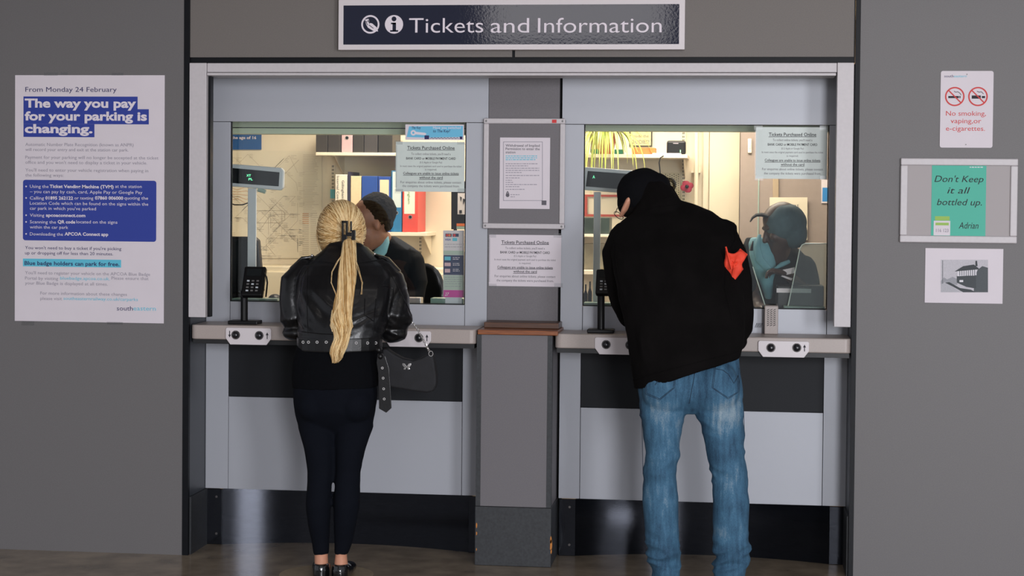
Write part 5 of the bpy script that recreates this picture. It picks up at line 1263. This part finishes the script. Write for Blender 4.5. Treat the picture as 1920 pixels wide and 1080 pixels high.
# orange red cloth tucked in the crook of the arm
rc = pm('orange red cloth', (232, 66, 40), .7, var=.1, vs=20)
cq = MB(); Yq = -.455
base = [(1360, 468), (1365, 474), (1378, 477), (1388, 466), (1402, 477), (1396, 488), (1390, 496), (1394, 505), (1386, 516), (1378, 526), (1371, 537), (1366, 522), (1360, 508), (1356, 494), (1360, 484)]
cen = (1376, 497); vs = []; n_ = len(base); rg = 5
for j in range(rg):
    s = 1-j/rg*.98
    for i, (x, y) in enumerate(base):
        px, py = cen[0]+(x-cen[0])*s, cen[1]+(y-cen[1])*s
        dep = .018*(1-s) + .007*math.sin(px*.75+py*.15)*(1 if s < .99 else .6); vs.append(P(px, py, Yq-dep))
bk = [v+Vector((0, .02, 0)) for v in vs[:n_]]
fs = []
for j in range(rg-1):
    for i in range(n_): fs.append((j*n_+i, (j+1)*n_+i, (j+1)*n_+(i+1) % n_, j*n_+(i+1) % n_))
fs.append(tuple((rg-1)*n_+i for i in range(n_)))
o_ = len(vs); vs += bk
for i in range(n_): fs.append((i, (i+1) % n_, o_+(i+1) % n_, o_+i))
fs.append(tuple(o_+i for i in range(n_-1, -1, -1)))
cq.add(vs, fs)
rcl = thing('folded_cloth', tuple(P(1376, 537, Yq)), 'bright orange red cloth tucked at the elbow of the man in the coat', 'cloth')
cqo = cq.build('cloth', rc, rcl, smooth=False); sb = cqo.modifiers.new('s', 'SUBSURF'); sb.levels = 2; sb.render_levels = 2
MB().tube([P(1361, 463, Yq), P(1366, 482, Yq-.02), P(1372, 505, Yq-.025)], .004, 8).build('fold', rc, rcl, smooth=True)

# ---------------------------------------------------------------- clerk left
def clerk_legs(mb, cx, Y_, zseat):
    for q_ in (-1, 1):
        mb.tube([(cx+q_*.09, Y_+.05, zseat+.09), (cx+q_*.11, Y_-.30 if Y_ > .9 else Y_-.12, zseat+.07), (cx+q_*.11, Y_-.28 if Y_ > .9 else Y_-.12, ZO+.10)], [.085, .065, .045], 14, dome=True)
        mb.ell((cx+q_*.11, (Y_-.30 if Y_ > .9 else Y_-.14)-.04, ZO+.045), .045, .12, .04)
ck = thing('person', (P(735, 560, .80).x, .80, ZO), 'clerk in a dark suit with short brown hair behind the left window', 'person')
b1 = MB(); HK = P(696, 420, .60)
Lk, Mk = head(b1, HK, math.radians(206), math.radians(16), 0, 1.10)
b1.tube([P(714, 448, .64), P(722, 466, .70)], .055, 14, dome=True)
b1.loft([row(640, 690, 785, .88, .12), row(560, 692, 782, .83, .10), row(500, 690, 772, .78, .08), row(478, 703, 760, .75, .05)])
limb(b1, [(690, 500, .72, 18), (678, 550, .66, 16)]); limb(b1, [(772, 500, .74, 18), (780, 560, .68, 16)])
for wx, dx in ((690, -1), (745, 1)):
    W_ = Vector((P(wx, 570, .56).x, .58, zd+.035)); b1.tube([P(wx-8 if dx < 0 else 778, 556, .68), W_], [.035, .026], 12, dome=True)
    hand(b1, W_, (-.3*dx, -.9, 0), (0, 0, 1), (-1*dx, 0, 0), 1.0, .3)
clerk_legs(b1, P(735, 560, .85).x, .98, .80)
organic('body', b1, .0075, skin_r, ck, 2)
eyes(Lk, Mk, ck, 1.10)
hk = MB(); sC = Vector(HK)+Mk@Vector((-.040, 0, .048)); hk.ell(sC, .094, .083, .090, 22, 16, M=Mk); hk.ell(Vector(HK)+Mk@Vector((-.066, 0, .0)), .040, .066, .055, 18, 12, M=Mk)
organic('short_hair', hk, .004, hair_d, ck, 1, lambda co, n: .004*N3(co*40)+.003*N3(co*130))
sj = MB(); sj.loft([row(650, 680, 800, .90, .16), row(600, 678, 799, .86, .16), row(560, 676, 794, .82, .16), row(520, 672, 791, .78, .155), row(490, 672, 786, .745, .14), row(466, 684, 778, .72, .115, 472, 466), row(452, 700, 756, .70, .085), row(443, 712, 742, .69, .05)])
limb(sj, [(690, 488, .72, 24), (680, 530, .68, 23), (680, 556, .66, 20), (690, 566, .60, 15)]); limb(sj, [(772, 490, .73, 24), (780, 530, .70, 22), (778, 556, .68, 20), (750, 566, .60, 15)])
organic('suit_jacket', sj, .008, suit_m, ck, 3, cloth(.005, 10))
sc_ = MB(); sc_.tube([P(704, 484, .62), P(716, 468, .60), P(722, 452, .605), P(724, 444, .62)], [(.030, .016), (.034, .018), (.026, .016), (.014, .01)], 12, dome=True)
sc_.build('shirt_collar', shirt_m, ck, smooth=True)
tr_ = MB(); clerk_legs(tr_, P(735, 560, .85).x, .98, .80); tr_.tube([(P(735, 560, .9).x, .98, .96), (P(735, 560, .9).x, .93, 1.06)], .14, 14, dome=True)
tr_.v = [tuple(v) for v in tr_.v]
organic('trousers', tr_, .012, suit_m, ck, 1, lambda c, n: .01)
# office chair
oc = thing('office_chair', (P(775, 560, 1.08).x, 1.08, ZO), 'black office chair with a rounded back behind the suited clerk', 'chair')
cx = P(795, 560, 1.15).x; a, b, c, d = RC(752, 493, 831, 610, 1.15)
poly = []
for k in range(13): 
    t = math.pi*k/12; poly.append(((a+b)/2+(b-a)/2*math.cos(t), d-.13+.13*math.sin(t)))
MB().prism(poly+[(a+.01, .98), (b-.01, .98)], 1.13, 1.19).build('backrest', suit_m, oc, bevel=.015, seg=3)
MB().box((a+b)/2-.24, (a+b)/2+.24, .84, 1.22, .74, .80).build('seat', suit_m, oc, bevel=.02, seg=3)
MB().box((a+b)/2-.04, (a+b)/2+.04, 1.191, 1.21, .76, 1.1).build('back_bar', black_pl, oc)
MB().cyl(((a+b)/2, 1.05, ZO+.08), ((a+b)/2, 1.05, .739), .03).build('gas_column', black_pl, oc)
for k in range(5):
    an = 2*math.pi*k/5; e0 = Vector(((a+b)/2+.27*math.cos(an), 1.05+.27*math.sin(an), ZO+.06))
    lg_ = MB().tube([((a+b)/2, 1.05, ZO+.09), tuple(e0)], [.025, .016], 8).build('leg', black_pl, oc)
    MB().ell((e0.x, e0.y, ZO+.031), .022, .022, .03, 12, 8).build('castor', black_pl, lg_, smooth=True)
oc.location.x = (a+b)/2; oc.location.y = 1.05
for ch_ in oc.children: ch_.matrix_parent_inverse = Matrix.Translation(-oc.location)
# ---------------------------------------------------------------- clerk right
c2 = thing('person', (P(1460, 560, .85).x, .85, ZO), 'clerk in blue grey cap and light blue shirt looking down behind right window', 'person')
b2 = MB(); HR = P(1466, 424, .56)
Lq, Mq = head(b2, HR, math.radians(186), math.radians(26), 0, .96)
b2.tube([P(1462, 452, .58), P(1458, 480, .62), P(1462, 500, .66)], [.058, .062, .07], 14, dome=True)
b2.loft([row(650, 1415, 1510, .88, .12), row(570, 1412, 1512, .80, .12), row(520, 1412, 1516, .74, .11), row(495, 1425, 1505, .71, .09)])
for sx, pts in ((0, [(1418, 500, .68, 17), (1408, 545, .62, 15)]), (1, [(1508, 505, .70, 17), (1516, 550, .64, 15)])): limb(b2, pts)
W_ = Vector((P(1474, 520, .52).x, .54, P(1474, 512, .52).z)); b2.tube([P(1514, 550, .64), W_], [.035, .025], 12, dome=True)
hand(b2, W_, (-.55, -.5, .1), (0, -.3, 1), (-.2, -1, .2), .95, .7)
W_ = Vector((P(1425, 570, .52).x, .53, zd+.03)); b2.tube([P(1408, 545, .62), W_], [.035, .025], 12, dome=True)
hand(b2, W_, (.3, -.7, 0), (0, 0, 1), (1, 0, 0), .95, .4)
clerk_legs(b2, P(1462, 560, .85).x, .98, .80)
organic('body', b2, .0075, skin_d, c2, 2)
hh = MB(); hh.ell(Vector(HR)+Mq@Vector((-.05, 0, .0)), .068, .084, .085, 20, 14, M=Mq)
organic('cropped_hair', hh, .006, pm('black cropped hair', (20, 18, 18), .7, bump=.5, bs=200), c2, 2, cloth(.002, 50))
cap_m = pm('blue grey cotton cap', (58, 80, 88), .8, var=.12, vs=60)
cpm = MB(); cC = Vector(P(1472, 417, .56)); Mc = Matrix.Rotation(math.radians(8), 3, 'Y')
cpm.ell(cC, .108, .092, .096, 26, 18, M=Mc); cpm.ell(cC+Vector((.048, 0, -.055)), .064, .075, .075, 18, 12)
cpo = organic('baseball_cap', cpm, .006, cap_m, c2, 3, cloth(.0015, 30))
dc = pm('dark cap brim', (16, 20, 24), .8, spec=.2)
br = MB(); bp_ = [P(1440, 406, .56), P(1428, 402.5, .56), P(1418, 403.5, .56), P(1411, 408.5, .56), P(1406.5, 416, .56)]
br.tube(bp_, [(.011, .07), (.010, .068), (.008, .06), (.006, .045), (.003, .02)], 14, up=(0, 0, 1)); br.build('cap_brim', dc, cpo, smooth=True)
q = cC+Vector((-.004, 0, .094)); MB().ell(q, .009, .009, .006, 12, 8).build('cap_button', cap_m, cpo, smooth=True)
s2_ = MB(); s2_.loft([row(620, 1396, 1526, .84, .15), row(570, 1392, 1528, .79, .155), row(530, 1388, 1530, .745, .15), row(500, 1388, 1524, .71, .14), row(476, 1390, 1508, .68, .11), row(458, 1393, 1486, .66, .08), row(445, 1398, 1470, .65, .05)])
limb(s2_, [(1410, 482, .68, 22), (1400, 525, .63, 21), (1400, 548, .60, 18)]); limb(s2_, [(1508, 498, .70, 21), (1518, 535, .66, 20), (1510, 552, .62, 18), (1492, 540, .57, 14)])
organic('dark_jacket', s2_, .008, pm('dark green black jacket', (16, 23, 24), .8, spec=.2), c2, 3, cloth(.006, 12))
sf = MB(); sf.loft([row(560, 1432, 1452, .66, .035), row(535, 1424, 1455, .64, .05), row(505, 1412, 1458, .60, .06), row(478, 1405, 1456, .585, .05), row(458, 1403, 1446, .59, .04), row(446, 1408, 1430, .60, .03)])
shirt_2 = pm('teal shirt cotton', (92, 140, 152), .7, var=.05, vs=60)
organic('shirt', sf, .006, shirt_2, c2, 3, cloth(.006, 16))
clr = MB(); clr.tube([P(1424, 441, .565), P(1419, 462, .54), P(1424, 486, .53), P(1438, 502, .535), P(1452, 512, .54)], [(.005, .010), (.007, .018), (.008, .020), (.007, .018), (.004, .010)], 10, dome=True)
clr.tube([P(1452, 504, .52), P(1466, 496, .515), P(1480, 490, .52)], [(.005, .007), (.012, .005), (.009, .004)], 10, dome=True)
clr.build('shirt_collar', shirt_2, c2, smooth=True)
ly = MB(); ly.tube([P(1412, 452, .535), P(1408, 470, .52), P(1412, 495, .52), P(1422, 520, .535)], (.0025, .010), 8); ly.build('lanyard', black_pl, c2, smooth=True)
tr_ = MB(); clerk_legs(tr_, P(1462, 560, .85).x, .98, .80); tr_.tube([(P(1462, 560, .9).x, .98, .96), (P(1462, 560, .9).x, .93, 1.06)], .14, 14, dome=True)
organic('trousers', tr_, .012, suit_m, c2, 1, lambda c, n: .01)
tk = thing('paper_slip', tuple(P(1474, 525, .50)), 'white paper slip held by the capped clerk', 'paper'); o = MB(); poly_px(o, [(1463, 507), (1490, 501), (1490, 512), (1466, 517)], .50, .001); poly_px(o, [(1464, 518), (1470, 517), (1486, 522), (1484, 526)], .503, .001); o.build('slip', paper, tk)
st_ = thing('stool', (P(1462, 560, 1.0).x, 1.0, ZO), 'black stool under the capped clerk', 'stool'); q = st_.location
MB().cyl((q.x, 1.0, .74), (q.x, 1.0, .80), .19, 24).build('seat', suit_m, st_, bevel=.01); MB().cyl((q.x, 1.0, ZO+.02), (q.x, 1.0, .739), .025).build('column', black_pl, st_); MB().cyl((q.x, 1.0, ZO+.001), (q.x, 1.0, ZO+.02), .2, 24).build('foot', black_pl, st_)

bpy.data.objects.remove(_to)
